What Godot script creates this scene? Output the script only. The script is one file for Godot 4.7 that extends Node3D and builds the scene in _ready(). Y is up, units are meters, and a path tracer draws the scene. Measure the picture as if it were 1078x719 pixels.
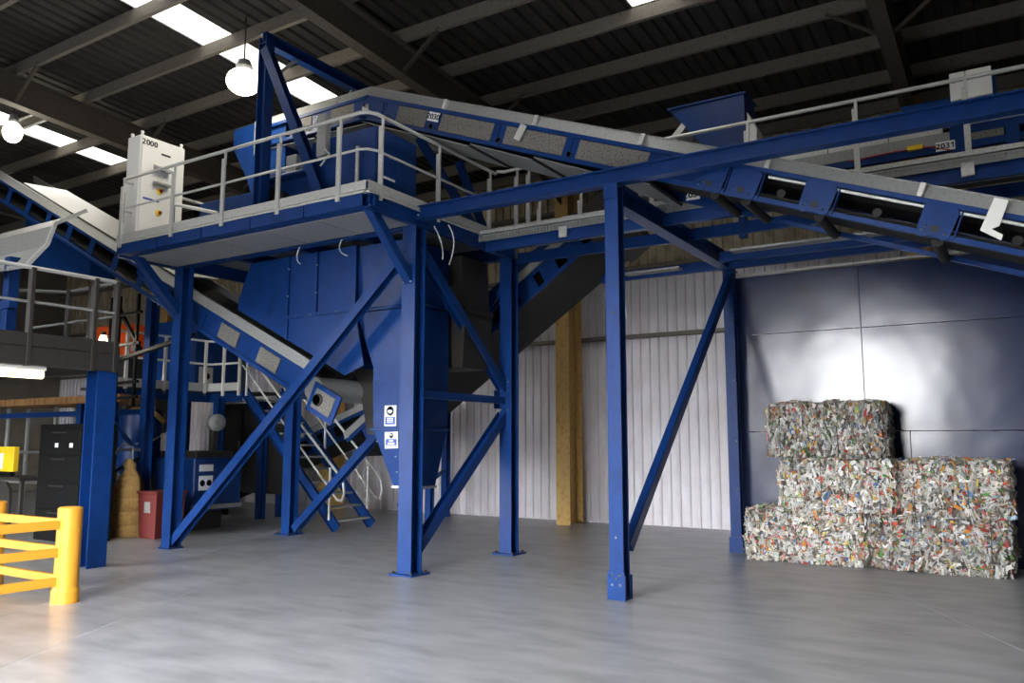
extends Node3D
# A recycling plant hall: blue steel platforms and conveyors, pressed bales against a steel bay wall.
# Axes: x runs along the machine line, z towards the loading door, y up, metres.

var M := {}
var names := {}
var rng := RandomNumberGenerator.new()

# ---------------------------------------------------------------- helpers
func v3(x: float, y: float, z: float) -> Vector3:
	return Vector3(x, y, z)

func mb() -> SurfaceTool:
	var s := SurfaceTool.new()
	s.begin(Mesh.PRIMITIVE_TRIANGLES)
	return s

func tri(s: SurfaceTool, a: Vector3, b: Vector3, c: Vector3, out: Vector3, k := Color.WHITE) -> void:
	var n := (c - a).cross(b - a)
	if n.length_squared() < 1e-14:
		return
	n = n.normalized()
	if n.dot(out) < 0.0:
		n = -n
		var t := b
		b = c
		c = t
	for p in [a, b, c]:
		s.set_normal(n)
		s.set_color(k)
		s.add_vertex(p)

func quad(s: SurfaceTool, a: Vector3, b: Vector3, c: Vector3, d: Vector3, out: Vector3, k := Color.WHITE) -> void:
	tri(s, a, b, c, out, k)
	tri(s, a, c, d, out, k)

# a box with chamfered edges
func box(s: SurfaceTool, c: Vector3, size: Vector3, b := Basis(), ch := 0.006, k := Color.WHITE) -> void:
	var h := size * 0.5
	var e: float = min(ch, min(h.x, min(h.y, h.z)) * 0.45)
	var ax := [b.x.normalized(), b.y.normalized(), b.z.normalized()]
	var hh := [h.x, h.y, h.z]
	for i in 3:
		var u := (i + 1) % 3
		var w := (i + 2) % 3
		for sg in [-1.0, 1.0]:
			var o: Vector3 = c + ax[i] * hh[i] * sg
			var pu: Vector3 = ax[u] * (hh[u] - e)
			var pw: Vector3 = ax[w] * (hh[w] - e)
			quad(s, o - pu - pw, o + pu - pw, o + pu + pw, o - pu + pw, ax[i] * sg, k)
			for sh in [-1.0, 1.0]:
				# edge between +-i and +-u
				var q: Vector3 = c + ax[u] * hh[u] * sh
				var a1: Vector3 = o + ax[u] * (hh[u] - e) * sh
				var b1: Vector3 = q + ax[i] * (hh[i] - e) * sg
				quad(s, a1 - pw, b1 - pw, b1 + pw, a1 + pw, ax[i] * sg + ax[u] * sh, k)
	for sx in [-1.0, 1.0]:
		for sy in [-1.0, 1.0]:
			for sz in [-1.0, 1.0]:
				var X: Vector3 = ax[0] * sx
				var Y: Vector3 = ax[1] * sy
				var Z: Vector3 = ax[2] * sz
				tri(s, c + X * h.x + Y * (h.y - e) + Z * (h.z - e), c + X * (h.x - e) + Y * h.y + Z * (h.z - e), c + X * (h.x - e) + Y * (h.y - e) + Z * h.z, X + Y + Z, k)

# box from its two corners
func bx(s: SurfaceTool, a: Vector3, b: Vector3, ch := 0.006, k := Color.WHITE) -> void:
	box(s, (a + b) * 0.5, (b - a).abs(), Basis(), ch, k)

# polygon (in U, V) pushed along W
func prism(s: SurfaceTool, poly: PackedVector2Array, o: Vector3, U: Vector3, V: Vector3, W: Vector3, caps := true, k := Color.WHITE) -> void:
	var area := 0.0
	for i in poly.size():
		var p := poly[i]
		var q := poly[(i + 1) % poly.size()]
		area += p.x * q.y - q.x * p.y
	var sg := signf(area)
	for i in poly.size():
		var p := poly[i]
		var q := poly[(i + 1) % poly.size()]
		var out := (U * (q.y - p.y) - V * (q.x - p.x)) * sg
		var a := o + U * p.x + V * p.y
		var b := o + U * q.x + V * q.y
		quad(s, a, b, b + W, a + W, out, k)
	if caps:
		var t := Geometry2D.triangulate_polygon(poly)
		for i in range(0, t.size(), 3):
			var a := o + U * poly[t[i]].x + V * poly[t[i]].y
			var b := o + U * poly[t[i + 1]].x + V * poly[t[i + 1]].y
			var c := o + U * poly[t[i + 2]].x + V * poly[t[i + 2]].y
			tri(s, a, b, c, -W, k)
			tri(s, a + W, b + W, c + W, W, k)

func pv(a: Array) -> PackedVector2Array:
	var r := PackedVector2Array()
	for i in range(0, a.size(), 2):
		r.append(Vector2(a[i], a[i + 1]))
	return r

# profile pushed from p0 to p1; V of the profile lies towards up
func beam(s: SurfaceTool, p0: Vector3, p1: Vector3, poly: PackedVector2Array, up := Vector3.UP) -> void:
	var W := p1 - p0
	var V := (up - W * (up.dot(W) / W.length_squared())).normalized()
	var U := V.cross(W.normalized())
	prism(s, poly, p0, U, V, W)

func isec(w: float, h: float, tf := 0.014, tw := 0.01) -> PackedVector2Array:
	var a := w / 2.0
	var b := h / 2.0
	var t := tw / 2.0
	return pv([-a, -b, a, -b, a, -b + tf, t, -b + tf, t, b - tf, a, b - tf, a, b, -a, b, -a, b - tf, -t, b - tf, -t, -b + tf, -a, -b + tf])

func csec(w: float, h: float, t := 0.012) -> PackedVector2Array:
	var a := w / 2.0
	var b := h / 2.0
	return pv([-a, -b, a, -b, a, -b + t, -a + t, -b + t, -a + t, b - t, a, b - t, a, b, -a, b])

func lsec(w: float, h: float, t := 0.008) -> PackedVector2Array:
	return pv([0, 0, w, 0, w, t, t, t, t, h, 0, h])

func rect(w: float, h: float) -> PackedVector2Array:
	var e: float = min(w, h) * 0.08
	var a := w / 2.0
	var b := h / 2.0
	return pv([-a + e, -b, a - e, -b, a, -b + e, a, b - e, a - e, b, -a + e, b, -a, b - e, -a, -b + e])

# round tube along a line of points, mitred, smooth
func tube(s: SurfaceTool, pts: Array, r: float, n := 8, k := Color.WHITE) -> void:
	var rings := []
	var nr := []
	var prev_u := Vector3.ZERO
	for i in pts.size():
		var d := Vector3.ZERO
		if i > 0:
			d += (pts[i] - pts[i - 1]).normalized()
		if i < pts.size() - 1:
			d += (pts[i + 1] - pts[i]).normalized()
		d = d.normalized()
		var u: Vector3
		if prev_u == Vector3.ZERO:
			u = d.cross(Vector3.UP if absf(d.y) < 0.9 else Vector3.RIGHT).normalized()
		else:
			u = (prev_u - d * prev_u.dot(d)).normalized()
		prev_u = u
		var w := d.cross(u)
		var ring := []
		var nn := []
		for j in n:
			var a := TAU * j / n
			var q: Vector3 = u * cos(a) + w * sin(a)
			ring.append(pts[i] + q * r)
			nn.append(q)
		rings.append(ring)
		nr.append(nn)
	for i in pts.size() - 1:
		for j in n:
			var m := (j + 1) % n
			smooth_quad(s, rings[i][j], rings[i][m], rings[i + 1][m], rings[i + 1][j], nr[i][j], nr[i][m], nr[i + 1][m], nr[i + 1][j], k)
	for e in [0, pts.size() - 1]:
		var out: Vector3 = (pts[0] - pts[1]) if e == 0 else (pts[-1] - pts[-2])
		for j in n:
			tri(s, pts[e], rings[e][j], rings[e][(j + 1) % n], out, k)

func smooth_quad(s: SurfaceTool, a: Vector3, b: Vector3, c: Vector3, d: Vector3, na: Vector3, nb: Vector3, nc: Vector3, nd: Vector3, k := Color.WHITE) -> void:
	var flip := (c - a).cross(b - a).dot(na + nb + nc + nd) < 0.0
	var P := [a, b, c, a, c, d]
	var N := [na, nb, nc, na, nc, nd]
	var ord := [0, 2, 1, 3, 5, 4] if flip else [0, 1, 2, 3, 4, 5]
	for i in ord:
		s.set_normal(N[i])
		s.set_color(k)
		s.add_vertex(P[i])

# solid of revolution; prof holds radius, height pairs along axis
func lathe(s: SurfaceTool, o: Vector3, axis: Vector3, prof: Array, n := 16, k := Color.WHITE) -> void:
	var w := axis.normalized()
	var u := w.cross(Vector3.RIGHT if absf(w.x) < 0.9 else Vector3.UP).normalized()
	var t := w.cross(u)
	for i in prof.size() - 1:
		var r0: float = prof[i][0]
		var h0: float = prof[i][1]
		var r1: float = prof[i + 1][0]
		var h1: float = prof[i + 1][1]
		for j in n:
			var a0 := TAU * j / n
			var a1 := TAU * (j + 1) / n
			var d0 := u * cos(a0) + t * sin(a0)
			var d1 := u * cos(a1) + t * sin(a1)
			var nn0 := (d0 * (h1 - h0) - w * (r1 - r0)).normalized()
			var nn1 := (d1 * (h1 - h0) - w * (r1 - r0)).normalized()
			smooth_quad(s, o + d0 * r0 + w * h0, o + d1 * r0 + w * h0, o + d1 * r1 + w * h1, o + d0 * r1 + w * h1, nn0, nn1, nn1, nn0, k)

# skin over a row of four-cornered sections
func loft(s: SurfaceTool, secs: Array, caps := true) -> void:
	for i in secs.size() - 1:
		var c := Vector3.ZERO
		for p in secs[i]:
			c += p / 8.0
		for p in secs[i + 1]:
			c += p / 8.0
		for j in 4:
			var m := (j + 1) % 4
			var mid: Vector3 = (secs[i][j] + secs[i][m] + secs[i + 1][j] + secs[i + 1][m]) / 4.0
			quad(s, secs[i][j], secs[i][m], secs[i + 1][m], secs[i + 1][j], mid - c)
	if caps:
		quad(s, secs[0][0], secs[0][1], secs[0][2], secs[0][3], secs[0][0] - secs[1][0])
		quad(s, secs[-1][0], secs[-1][1], secs[-1][2], secs[-1][3], secs[-1][0] - secs[-2][0])

func ring4(x0: float, x1: float, y: float, z0: float, z1: float) -> Array:
	return [v3(x0, y, z0), v3(x1, y, z0), v3(x1, y, z1), v3(x0, y, z1)]

# folded sheet: line of points (U, V) with a thickness, pushed along W
func sheet(s: SurfaceTool, line: Array, th: float, o: Vector3, U: Vector3, V: Vector3, W: Vector3) -> void:
	var poly := PackedVector2Array()
	for p in line:
		poly.append(p)
	for i in range(line.size() - 1, -1, -1):
		var d: Vector2 = (line[min(i + 1, line.size() - 1)] - line[max(i - 1, 0)]).normalized()
		poly.append(line[i] + Vector2(-d.y, d.x) * th)
	prism(s, poly, o, U, V, W)

func numbered(called: String) -> String:
	names[called] = names.get(called, -1) + 1
	return called if names[called] == 0 else "%s_%03d" % [called, names[called]]

func gpos(n: Node3D) -> Vector3:
	var p := Vector3.ZERO
	var k: Node = n
	while k is Node3D and k != self:
		p += k.position
		k = k.get_parent()
	return p

# one mesh in world coordinates under parent
func part(called: String, s: SurfaceTool, m: Material, parent: Node3D, label := "") -> MeshInstance3D:
	var o := MeshInstance3D.new()
	o.name = called
	o.mesh = s.commit()
	o.material_override = m
	parent.add_child(o, true)
	o.position = -gpos(parent)
	o.cast_shadow = GeometryInstance3D.SHADOW_CASTING_SETTING_ON
	if label:
		o.set_meta("label", label)
	return o

func thing(called: String, label: String, category: String, at: Vector3, group := "") -> Node3D:
	var o := Node3D.new()
	o.name = numbered(called)
	add_child(o)
	o.position = at
	o.set_meta("label", label)
	o.set_meta("category", category)
	if group:
		o.set_meta("group", group)
	return o

func solo(called: String, s: SurfaceTool, m: Material, label: String, category: String, group := "") -> MeshInstance3D:
	var o := MeshInstance3D.new()
	o.name = numbered(called)
	o.mesh = s.commit()
	o.material_override = m
	add_child(o)
	o.set_meta("label", label)
	o.set_meta("category", category)
	if group:
		o.set_meta("group", group)
	return o

func setting(called: String, label := "", at := Vector3.ZERO) -> Node3D:
	var o := Node3D.new()
	o.name = numbered(called)
	add_child(o)
	o.position = at
	o.set_meta("kind", "structure")
	if label:
		o.set_meta("label", label)
	return o

func lettering(text: String, parent: Node3D, at: Vector3, height: float, b: Basis, m: Material, called := "lettering") -> void:
	var t := TextMesh.new()
	var f := SystemFont.new()
	f.font_names = PackedStringArray(["Droid Sans"])
	f.font_weight = 700
	t.font = f
	t.text = text
	t.font_size = 32
	t.pixel_size = height / 24.0
	t.depth = 0.004
	var o := MeshInstance3D.new()
	o.name = called
	o.mesh = t
	o.material_override = m
	parent.add_child(o, true)
	o.transform = Transform3D(b, at - gpos(parent))

# ---------------------------------------------------------------- materials
func noise_tex(seed_: int, freq: float, stops: Array, size := 512, fractal := 4, squash := 1.0, kind := FastNoiseLite.TYPE_PERLIN) -> ImageTexture:
	# stops: [[offset, Color], ...]
	var f := FastNoiseLite.new()
	f.seed = seed_
	f.frequency = freq
	f.noise_type = kind
	f.fractal_octaves = fractal
	var g := Gradient.new()
	var offs := PackedFloat32Array()
	var cols := PackedColorArray()
	for st in stops:
		offs.append(st[0])
		cols.append(st[1])
	g.offsets = offs
	g.colors = cols
	var im := Image.create(size, size, false, Image.FORMAT_RGB8)
	var blend := size / 6
	for y in size:
		for x in size:
			var n := f.get_noise_2d(x, y * squash)
			if x < blend:
				n = lerpf(f.get_noise_2d(x + size, y * squash), n, float(x) / blend)
			if y < blend:
				var m := f.get_noise_2d(x, (y + size) * squash)
				n = lerpf(m, n, float(y) / blend)
			im.set_pixel(x, y, g.sample(clampf(n * 0.75 + 0.5, 0.0, 1.0)))
	return ImageTexture.create_from_image(im)

func mat(called: String, c: Color, rough: float, metal := 0.0, spec := 0.5) -> StandardMaterial3D:
	var m := StandardMaterial3D.new()
	m.resource_name = called
	m.albedo_color = c
	m.roughness = rough
	m.metallic = metal
	m.metallic_specular = spec
	M[called] = m
	return m

func tri_tex(m: StandardMaterial3D, t: Texture2D, scale: float, rough_t: Texture2D = null, sy := 1.0) -> void:
	m.albedo_texture = t
	if rough_t:
		m.roughness_texture = rough_t
		m.roughness_texture_channel = BaseMaterial3D.TEXTURE_CHANNEL_RED
	m.uv1_triplanar = true
	m.uv1_world_triplanar = true
	m.uv1_scale = Vector3(scale, scale * sy, scale)

func g8(v: float) -> Color:
	return Color(v, v, v)

func make_materials() -> void:
	var wear := noise_tex(3, 0.012, [[0.0, g8(0.80)], [0.35, g8(0.93)], [0.6, g8(1.0)], [1.0, g8(0.92)]], 512, 5)
	var speck := noise_tex(5, 0.05, [[0.0, Color(0.82, 0.81, 0.79)], [0.30, g8(0.92)], [0.5, g8(1.0)], [1.0, g8(0.96)]], 512, 4)
	var gloss := noise_tex(8, 0.02, [[0.0, g8(0.75)], [0.5, g8(0.9)], [1.0, g8(1.0)]], 512, 5)
	tri_tex(mat("blue", Color8(16, 54, 114), 0.36, 0.0, 0.32), wear, 0.6)
	tri_tex(mat("galvanised", Color8(204, 205, 202), 0.42, 0.3), speck, 1.6)
	tri_tex(mat("galvanised_dull", Color8(152, 154, 153), 0.55, 0.25), speck, 1.1)
	tri_tex(mat("mesh_panel", Color8(132, 130, 125), 0.75, 0.1), noise_tex(21, 0.09, [[0.0, Color8(120, 112, 98)], [0.45, g8(0.85)], [1.0, g8(1.0)]], 256, 3), 2.0)
	tri_tex(mat("rubber", Color8(30, 29, 28), 0.8), wear, 0.9)
	tri_tex(mat("dark_steel", Color8(52, 50, 47), 0.6, 0.2), speck, 0.8)
	tri_tex(mat("black", Color8(13, 13, 14), 0.6, 0.0, 0.3), wear, 0.9)
	mat("bolt", Color8(215, 216, 214), 0.35, 0.6)
	mat("white", Color8(226, 226, 222), 0.45)
	mat("sign_white", Color8(235, 238, 240), 0.4)
	mat("sign_blue", Color8(18, 70, 165), 0.4)
	mat("ink", Color8(18, 18, 20), 0.6)
	mat("orange", Color8(235, 92, 28), 0.45)
	mat("red", Color8(176, 34, 30), 0.5)
	tri_tex(mat("dull_red", Color8(104, 34, 32), 0.65), speck, 0.9)
	tri_tex(mat("yellow", Color8(214, 152, 44), 0.5), noise_tex(12, 0.03, [[0.0, Color8(190, 150, 100)], [0.12, Color8(240, 230, 210)], [0.2, g8(1.0)], [1.0, g8(1.0)]], 512, 5), 1.0)
	mat("bright_yellow", Color8(245, 200, 30), 0.5)
	# corrugated cladding
	tri_tex(mat("cladding", Color8(214, 212, 217), 0.5), noise_tex(31, 0.015, [[0.0, Color8(228, 224, 220)], [0.4, Color8(243, 241, 241)], [0.7, g8(1.0)], [1.0, Color8(246, 245, 246)]], 512, 5, 0.35), 0.35)
	tri_tex(mat("cladding_beige", Color8(186, 176, 150), 0.6), noise_tex(33, 0.02, [[0.0, Color8(150, 138, 118)], [0.5, g8(0.92)], [1.0, g8(1.0)]], 512, 5, 0.4), 0.5)
	tri_tex(mat("roof_sheet", Color8(52, 49, 45), 0.8), noise_tex(35, 0.015, [[0.0, g8(0.6)], [0.5, g8(0.85)], [1.0, g8(1.0)]], 512, 5, 0.4), 0.4)
	tri_tex(mat("purlin_paint", Color8(112, 106, 96), 0.7), speck, 0.7)
	tri_tex(mat("rafter_paint", Color8(80, 74, 65), 0.75), speck, 0.6)
	tri_tex(mat("tan_paint", Color8(196, 162, 96), 0.6), noise_tex(37, 0.02, [[0.0, Color8(196, 172, 144)], [0.25, Color8(232, 222, 206)], [0.5, g8(1.0)], [1.0, g8(0.96)]], 512, 5), 0.8)
	# polished concrete
	var conc := noise_tex(41, 0.012, [[0.0, Color8(186, 187, 188)], [0.3, Color8(214, 215, 216)], [0.5, Color8(231, 232, 233)], [0.7, Color8(245, 245, 246)], [1.0, Color8(255, 255, 255)]], 1024, 7, 2.6)
	var conc_r := noise_tex(43, 0.008, [[0.0, g8(0.86)], [0.4, g8(0.92)], [0.7, g8(1.0)], [1.0, g8(0.95)]], 1024, 6, 2.6)
	var fl := mat("concrete", Color8(170, 170, 172), 0.345, 0.0, 0.62)
	tri_tex(fl, conc, 0.13, conc_r)
	mat("asphalt", Color8(66, 66, 68), 0.9)
	mat("joint", Color8(184, 185, 187), 0.5)
	tri_tex(mat("render", Color8(104, 98, 88), 0.85), wear, 0.3)
	# steel bay wall: scuffed, glossy paint
	var scuff := noise_tex(51, 0.010, [[0.0, Color8(176, 180, 190)], [0.3, Color8(225, 227, 232)], [0.5, g8(0.96)], [1.0, g8(1.0)]], 1024, 6)
	var bp := mat("bay_plate", Color8(22, 40, 80), 0.215, 0.0, 0.56)
	tri_tex(bp, scuff, 0.22)
	var wavy := noise_tex(55, 0.008, [[0.0, g8(0.0)], [1.0, g8(1.0)]], 512, 3).get_image()
	wavy.bump_map_to_normal_map(3.0)
	bp.normal_enabled = true
	bp.normal_texture = ImageTexture.create_from_image(wavy)
	bp.normal_scale = 0.35
	tri_tex(mat("timber", Color8(150, 112, 70), 0.7), noise_tex(61, 0.02, [[0.0, Color8(150, 120, 90)], [0.5, g8(0.9)], [1.0, g8(1.0)]], 512, 5, 0.15), 0.9)
	tri_tex(mat("sacking", Color8(176, 140, 82), 0.85), noise_tex(63, 0.03, [[0.0, Color8(120, 96, 66)], [0.4, g8(0.85)], [1.0, g8(1.0)]], 512, 5), 1.2)
	mat("cable", Color8(196, 196, 190), 0.5)
	mat("film", Color8(225, 225, 222), 0.35)
	var sk := mat("skylight_glow", Color8(250, 250, 245), 0.5)
	sk.emission_enabled = true
	sk.emission = Color8(255, 252, 242)
	sk.emission_energy_multiplier = 1.8
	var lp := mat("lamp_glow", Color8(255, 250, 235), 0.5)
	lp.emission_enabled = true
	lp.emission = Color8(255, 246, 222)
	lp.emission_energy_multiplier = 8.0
	var tb := mat("tube_glow", Color8(255, 244, 215), 0.5)
	tb.emission_enabled = true
	tb.emission = Color8(255, 232, 178)
	tb.emission_energy_multiplier = 6.0
	var bm := mat("bale", Color8(255, 255, 255), 0.5, 0.0, 0.5)
	bm.vertex_color_use_as_albedo = true

# ---------------------------------------------------------------- scene
const ROOF_Y := 7.85
const ROOF_S := 0.06
const Z_BACK := -14.9
const Z_FRONT := 1.8
const X_L := -27.0
const X_R := 9.0
const DOOR_A := -6.5
const DOOR_B := -2.2
const DOOR_H := 4.6
const DOOR2_A := -15.6
const DOOR2_B := -12.4
var PURLIN := [-14.75, -13.68, -12.52, -11.34, -10.16, -8.98, -7.8, -6.62, -5.44, -4.26, -3.08, -1.9, -0.72, 0.46]
var RAFTER := [-20.35, -14.0, -7.6, -1.2, 5.15]
var STRIP := [-16.95, -10.7, -4.33, 2.0]

func roof_y(z: float) -> float:
	return ROOF_Y + ROOF_S * (z + 8.0)

func _ready() -> void:
	rng.seed = 77
	# camera
	var cam := Camera3D.new()
	cam.name = "camera"
	add_child(cam)
	cam.fov = 45.6
	cam.position = v3(0, 1.6, 0)
	cam.rotation_degrees = v3(7.0, 32.0, 0)
	cam.near = 0.05
	cam.far = 200.0
	cam.current = true
	# sky: bright overcast, seen only through the open door
	var sm := ProceduralSkyMaterial.new()
	sm.sky_top_color = Color(0.94, 0.955, 0.975)
	sm.sky_horizon_color = Color(0.99, 0.99, 0.99)
	sm.ground_horizon_color = Color(0.3, 0.3, 0.3)
	sm.ground_bottom_color = Color(0.26, 0.26, 0.26)
	sm.sun_angle_max = 1.0
	var sky := Sky.new()
	sky.sky_material = sm
	var env := Environment.new()
	env.background_mode = Environment.BG_SKY
	env.sky = sky
	env.background_energy_multiplier = 42.0
	env.tonemap_mode = Environment.TONE_MAPPER_LINEAR
	env.tonemap_exposure = 1.0
	env.sdfgi_enabled = true
	env.ssao_enabled = true
	env.ssil_enabled = true
	var we := WorldEnvironment.new()
	we.name = "environment"
	we.environment = env
	add_child(we)
	# daylight coming in through the translucent roof strips: one soft light under each strip
	for x in STRIP:
		var al := AreaLight3D.new()
		al.name = "skylight_light"
		add_child(al, true)
		al.area_size = Vector2(0.66, 11.6)
		al.area_normalize_energy = true
		al.light_energy = 8.0
		al.light_color = Color(1.0, 0.985, 0.955)
		al.shadow_enabled = true
		al.area_range = 40.0
		al.rotation = v3(-PI / 2 - atan(ROOF_S), 0, 0)
		al.position = v3(x + 0.35, roof_y(-4.3) - 0.32, -4.3)
	make_materials()
	build_shell()
	build_bay_wall()
	build_platform()
	build_walkway()
	build_main_conveyor()
	build_hopper()
	build_on_platform()
	build_left_conveyor()
	build_rear_conveyor()
	build_right_machines()
	build_stairs()
	build_left_platform()
	build_left_background()
	build_barrier()
	build_bales()
	build_lamps()

# ---------------------------------------------------------------- shell
func corrugated(s: SurfaceTool, o: Vector3, U: Vector3, V: Vector3, W: Vector3, pitches: int, pitch: float, depth: float) -> void:
	var line := []
	for i in pitches:
		var x := i * pitch
		line.append_array([Vector2(x, 0), Vector2(x + pitch * 0.62, 0), Vector2(x + pitch * 0.72, depth), Vector2(x + pitch * 0.9, depth)])
	line.append(Vector2(pitches * pitch, 0))
	sheet(s, line, 0.004, o, U, V, W)

func build_shell() -> void:
	# floor: slabs cut along slanting joints
	var fl := setting("floor", "polished grey concrete floor with pale slanting joints")
	var d := Vector2(0.4772, 0.8788)
	var n := Vector2(0.8788, -0.4772)
	var cuts := [-40.0, -19.0, -11.6, -5.13, -3.99, 3.52, 11.0, 30.0]
	var room := pv([X_L, Z_BACK, X_R, Z_BACK, X_R, Z_FRONT + 0.25, X_L, Z_FRONT + 0.25])
	for i in cuts.size() - 1:
		var a: float = cuts[i] + 0.009
		var b: float = cuts[i + 1] - 0.009
		var strip := PackedVector2Array([n * a - d * 60, n * b - d * 60, n * b + d * 60, n * a + d * 60])
		for poly in Geometry2D.intersect_polygons(strip, room):
			var s := mb()
			prism(s, poly, v3(0, -0.2, 0), v3(1, 0, 0), v3(0, 0, 1), v3(0, 0.2, 0))
			part("slab", s, M.concrete, fl)
		if i > 0:
			var js := PackedVector2Array([n * (a - 0.018) - d * 60, n * a - d * 60, n * a + d * 60, n * (a - 0.018) + d * 60])
			for poly in Geometry2D.intersect_polygons(js, room):
				var s := mb()
				prism(s, poly, v3(0, -0.2, 0), v3(1, 0, 0), v3(0, 0, 1), v3(0, 0.1985, 0))
				part("joint", s, M.joint, fl)
	var yard := setting("ground", "dark asphalt yard outside the door")
	var ys := mb()
	bx(ys, v3(X_L, -0.2, Z_FRONT + 0.25), v3(X_R, -0.01, Z_FRONT + 14.0))
	part("asphalt", ys, M.asphalt, yard)
	# back wall: sheets, girts
	var wb := setting("wall_back", "pale corrugated steel cladding on horizontal rails")
	var x := X_L
	var s1 := mb()
	corrugated(s1, v3(0, 0.0, 0), v3(1, 0, 0), v3(0, 0, 1), v3(0, 5.0, 0), 5, 0.19, 0.032)
	var low_mesh := s1.commit()
	var s2 := mb()
	corrugated(s2, v3(0, 5.0, 0), v3(1, 0, 0), v3(0, 0, 1), v3(0, 2.6, 0), 5, 0.19, 0.032)
	var up_mesh := s2.commit()
	while x < X_R - 0.1:
		for k in 2:
			var o := MeshInstance3D.new()
			o.name = "cladding_sheet"
			o.mesh = low_mesh if k == 0 else up_mesh
			o.material_override = M.cladding if k == 0 else M.cladding_beige
			wb.add_child(o, true)
			o.position = v3(x, 0, Z_BACK)
		x += 0.95
	for y in [1.75, 3.65, 5.02, 6.4]:
		var s := mb()
		beam(s, v3(X_L, y, Z_BACK + 0.13), v3(X_R, y, Z_BACK + 0.13), csec(0.16, 0.07), v3(0, 1, 0))
		if y > 2.0:
			part("rail", s, M.purlin_paint, wb)
	var so := mb()
	bx(so, v3(X_L - 0.2, -0.2, Z_BACK - 0.25), v3(X_R + 0.2, 7.7, Z_BACK - 0.05))
	part("outer_skin", so, M.render, wb)
	# side walls and the front wall with its open door
	var wl := setting("wall_left")
	var s := mb()
	bx(s, v3(X_L - 0.25, -0.2, Z_BACK), v3(X_L, 8.9, Z_FRONT))
	part("render_face", s, M.render, wl)
	var wr := setting("wall_right")
	s = mb()
	bx(s, v3(X_R, -0.2, Z_BACK), v3(X_R + 0.25, 8.9, Z_FRONT))
	part("render_face", s, M.render, wr)
	var wf := setting("wall_front")
	s = mb()
	bx(s, v3(X_L - 0.25, -0.2, Z_FRONT), v3(DOOR2_A, 9.0, Z_FRONT + 0.25))
	part("render_face", s, M.render, wf)
	s = mb()
	bx(s, v3(DOOR2_B, -0.2, Z_FRONT), v3(DOOR_A, 9.0, Z_FRONT + 0.25))
	part("render_face", s, M.render, wf)
	s = mb()
	bx(s, v3(DOOR2_A, DOOR_H, Z_FRONT), v3(DOOR2_B, 9.0, Z_FRONT + 0.25))
	part("lintel", s, M.render, wf)
	s = mb()
	bx(s, v3(DOOR_B, -0.2, Z_FRONT), v3(X_R + 0.25, 9.0, Z_FRONT + 0.25))
	part("render_face", s, M.render, wf)
	s = mb()
	bx(s, v3(DOOR_A, DOOR_H, Z_FRONT), v3(DOOR_B, 9.0, Z_FRONT + 0.25))
	part("lintel", s, M.render, wf)
	# roof
	var rf := setting("ceiling", "dark corrugated roof sheets over purlins")
	var dirz := v3(0, ROOF_S, 1)
	var segs := []
	var xs := X_L
	for st in STRIP:
		segs.append([xs, st, false])
		segs.append([st, st + 0.7, true])
		xs = st + 0.7
	segs.append([xs, X_R, false])
	for sg in segs:
		var w: float = sg[1] - sg[0]
		var cnt := int(ceil(w / 0.96))
		var pw := w / cnt
		for i in cnt:
			s = mb()
			var zl: float = (PURLIN[4] - Z_BACK) if sg[2] else (Z_FRONT + 0.3 - Z_BACK)
			corrugated(s, v3(sg[0] + i * pw, roof_y(Z_BACK), Z_BACK), v3(1, 0, 0), v3(0, 1, 0), dirz * zl, 4, pw / 4.0, 0.04)
			part("roof_sheet", s, M.roof_sheet, rf)
	s = mb()
	var q0 := v3(X_L - 0.3, roof_y(Z_BACK - 0.3) + 0.09, Z_BACK - 0.3)
	prism(s, pv([0, 0, STRIP[0] - q0.x, 0, STRIP[0] - q0.x, 0.1, 0, 0.1]), q0, v3(1, 0, 0), v3(0, 1, 0), dirz * 19.0)
	for i in STRIP.size():
		var xe: float = STRIP[i + 1] if i + 1 < STRIP.size() else X_R + 0.3
		prism(s, pv([STRIP[i] + 0.7 - q0.x, 0, xe - q0.x, 0, xe - q0.x, 0.1, STRIP[i] + 0.7 - q0.x, 0.1]), q0, v3(1, 0, 0), v3(0, 1, 0), dirz * 19.0)
		prism(s, pv([STRIP[i] - q0.x, 0, STRIP[i] + 0.7 - q0.x, 0, STRIP[i] + 0.7 - q0.x, 0.1, STRIP[i] - q0.x, 0.1]), q0, v3(1, 0, 0), v3(0, 1, 0), dirz * (PURLIN[4] - q0.z))
	part("insulation", s, M.render, rf)
	# translucent strips
	for i in STRIP.size():
		var wn := setting("window_%d" % (i + 1), "blown-out white translucent roof strip")
		for k in range(4, PURLIN.size()):
			var z0: float = PURLIN[k]
			var z1: float = PURLIN[k + 1] if k + 1 < PURLIN.size() else Z_FRONT
			s = mb()
			prism(s, pv([0, 0, 0.68, 0, 0.68, 0.02, 0, 0.02]), v3(STRIP[i] + 0.01, roof_y(z0) + 0.02, z0 + 0.01), v3(1, 0, 0), v3(0, 1, 0), dirz * (z1 - z0 - 0.02))
			part("pane", s, M.skylight_glow, wn)
	# purlins and rafters
	for z in PURLIN:
		var pu := setting("purlin")
		s = mb()
		var y := roof_y(z) - 0.115
		beam(s, v3(X_L, y, z), v3(X_R, y, z), pv([-0.035, -0.11, 0.035, -0.11, 0.035, -0.1, -0.0, -0.1, 0.0, 0.1, 0.035, 0.1, 0.035, 0.11, -0.006, 0.11, -0.006, -0.1, -0.035, -0.1]))
		part("rail", s, M.purlin_paint, pu)
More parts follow.
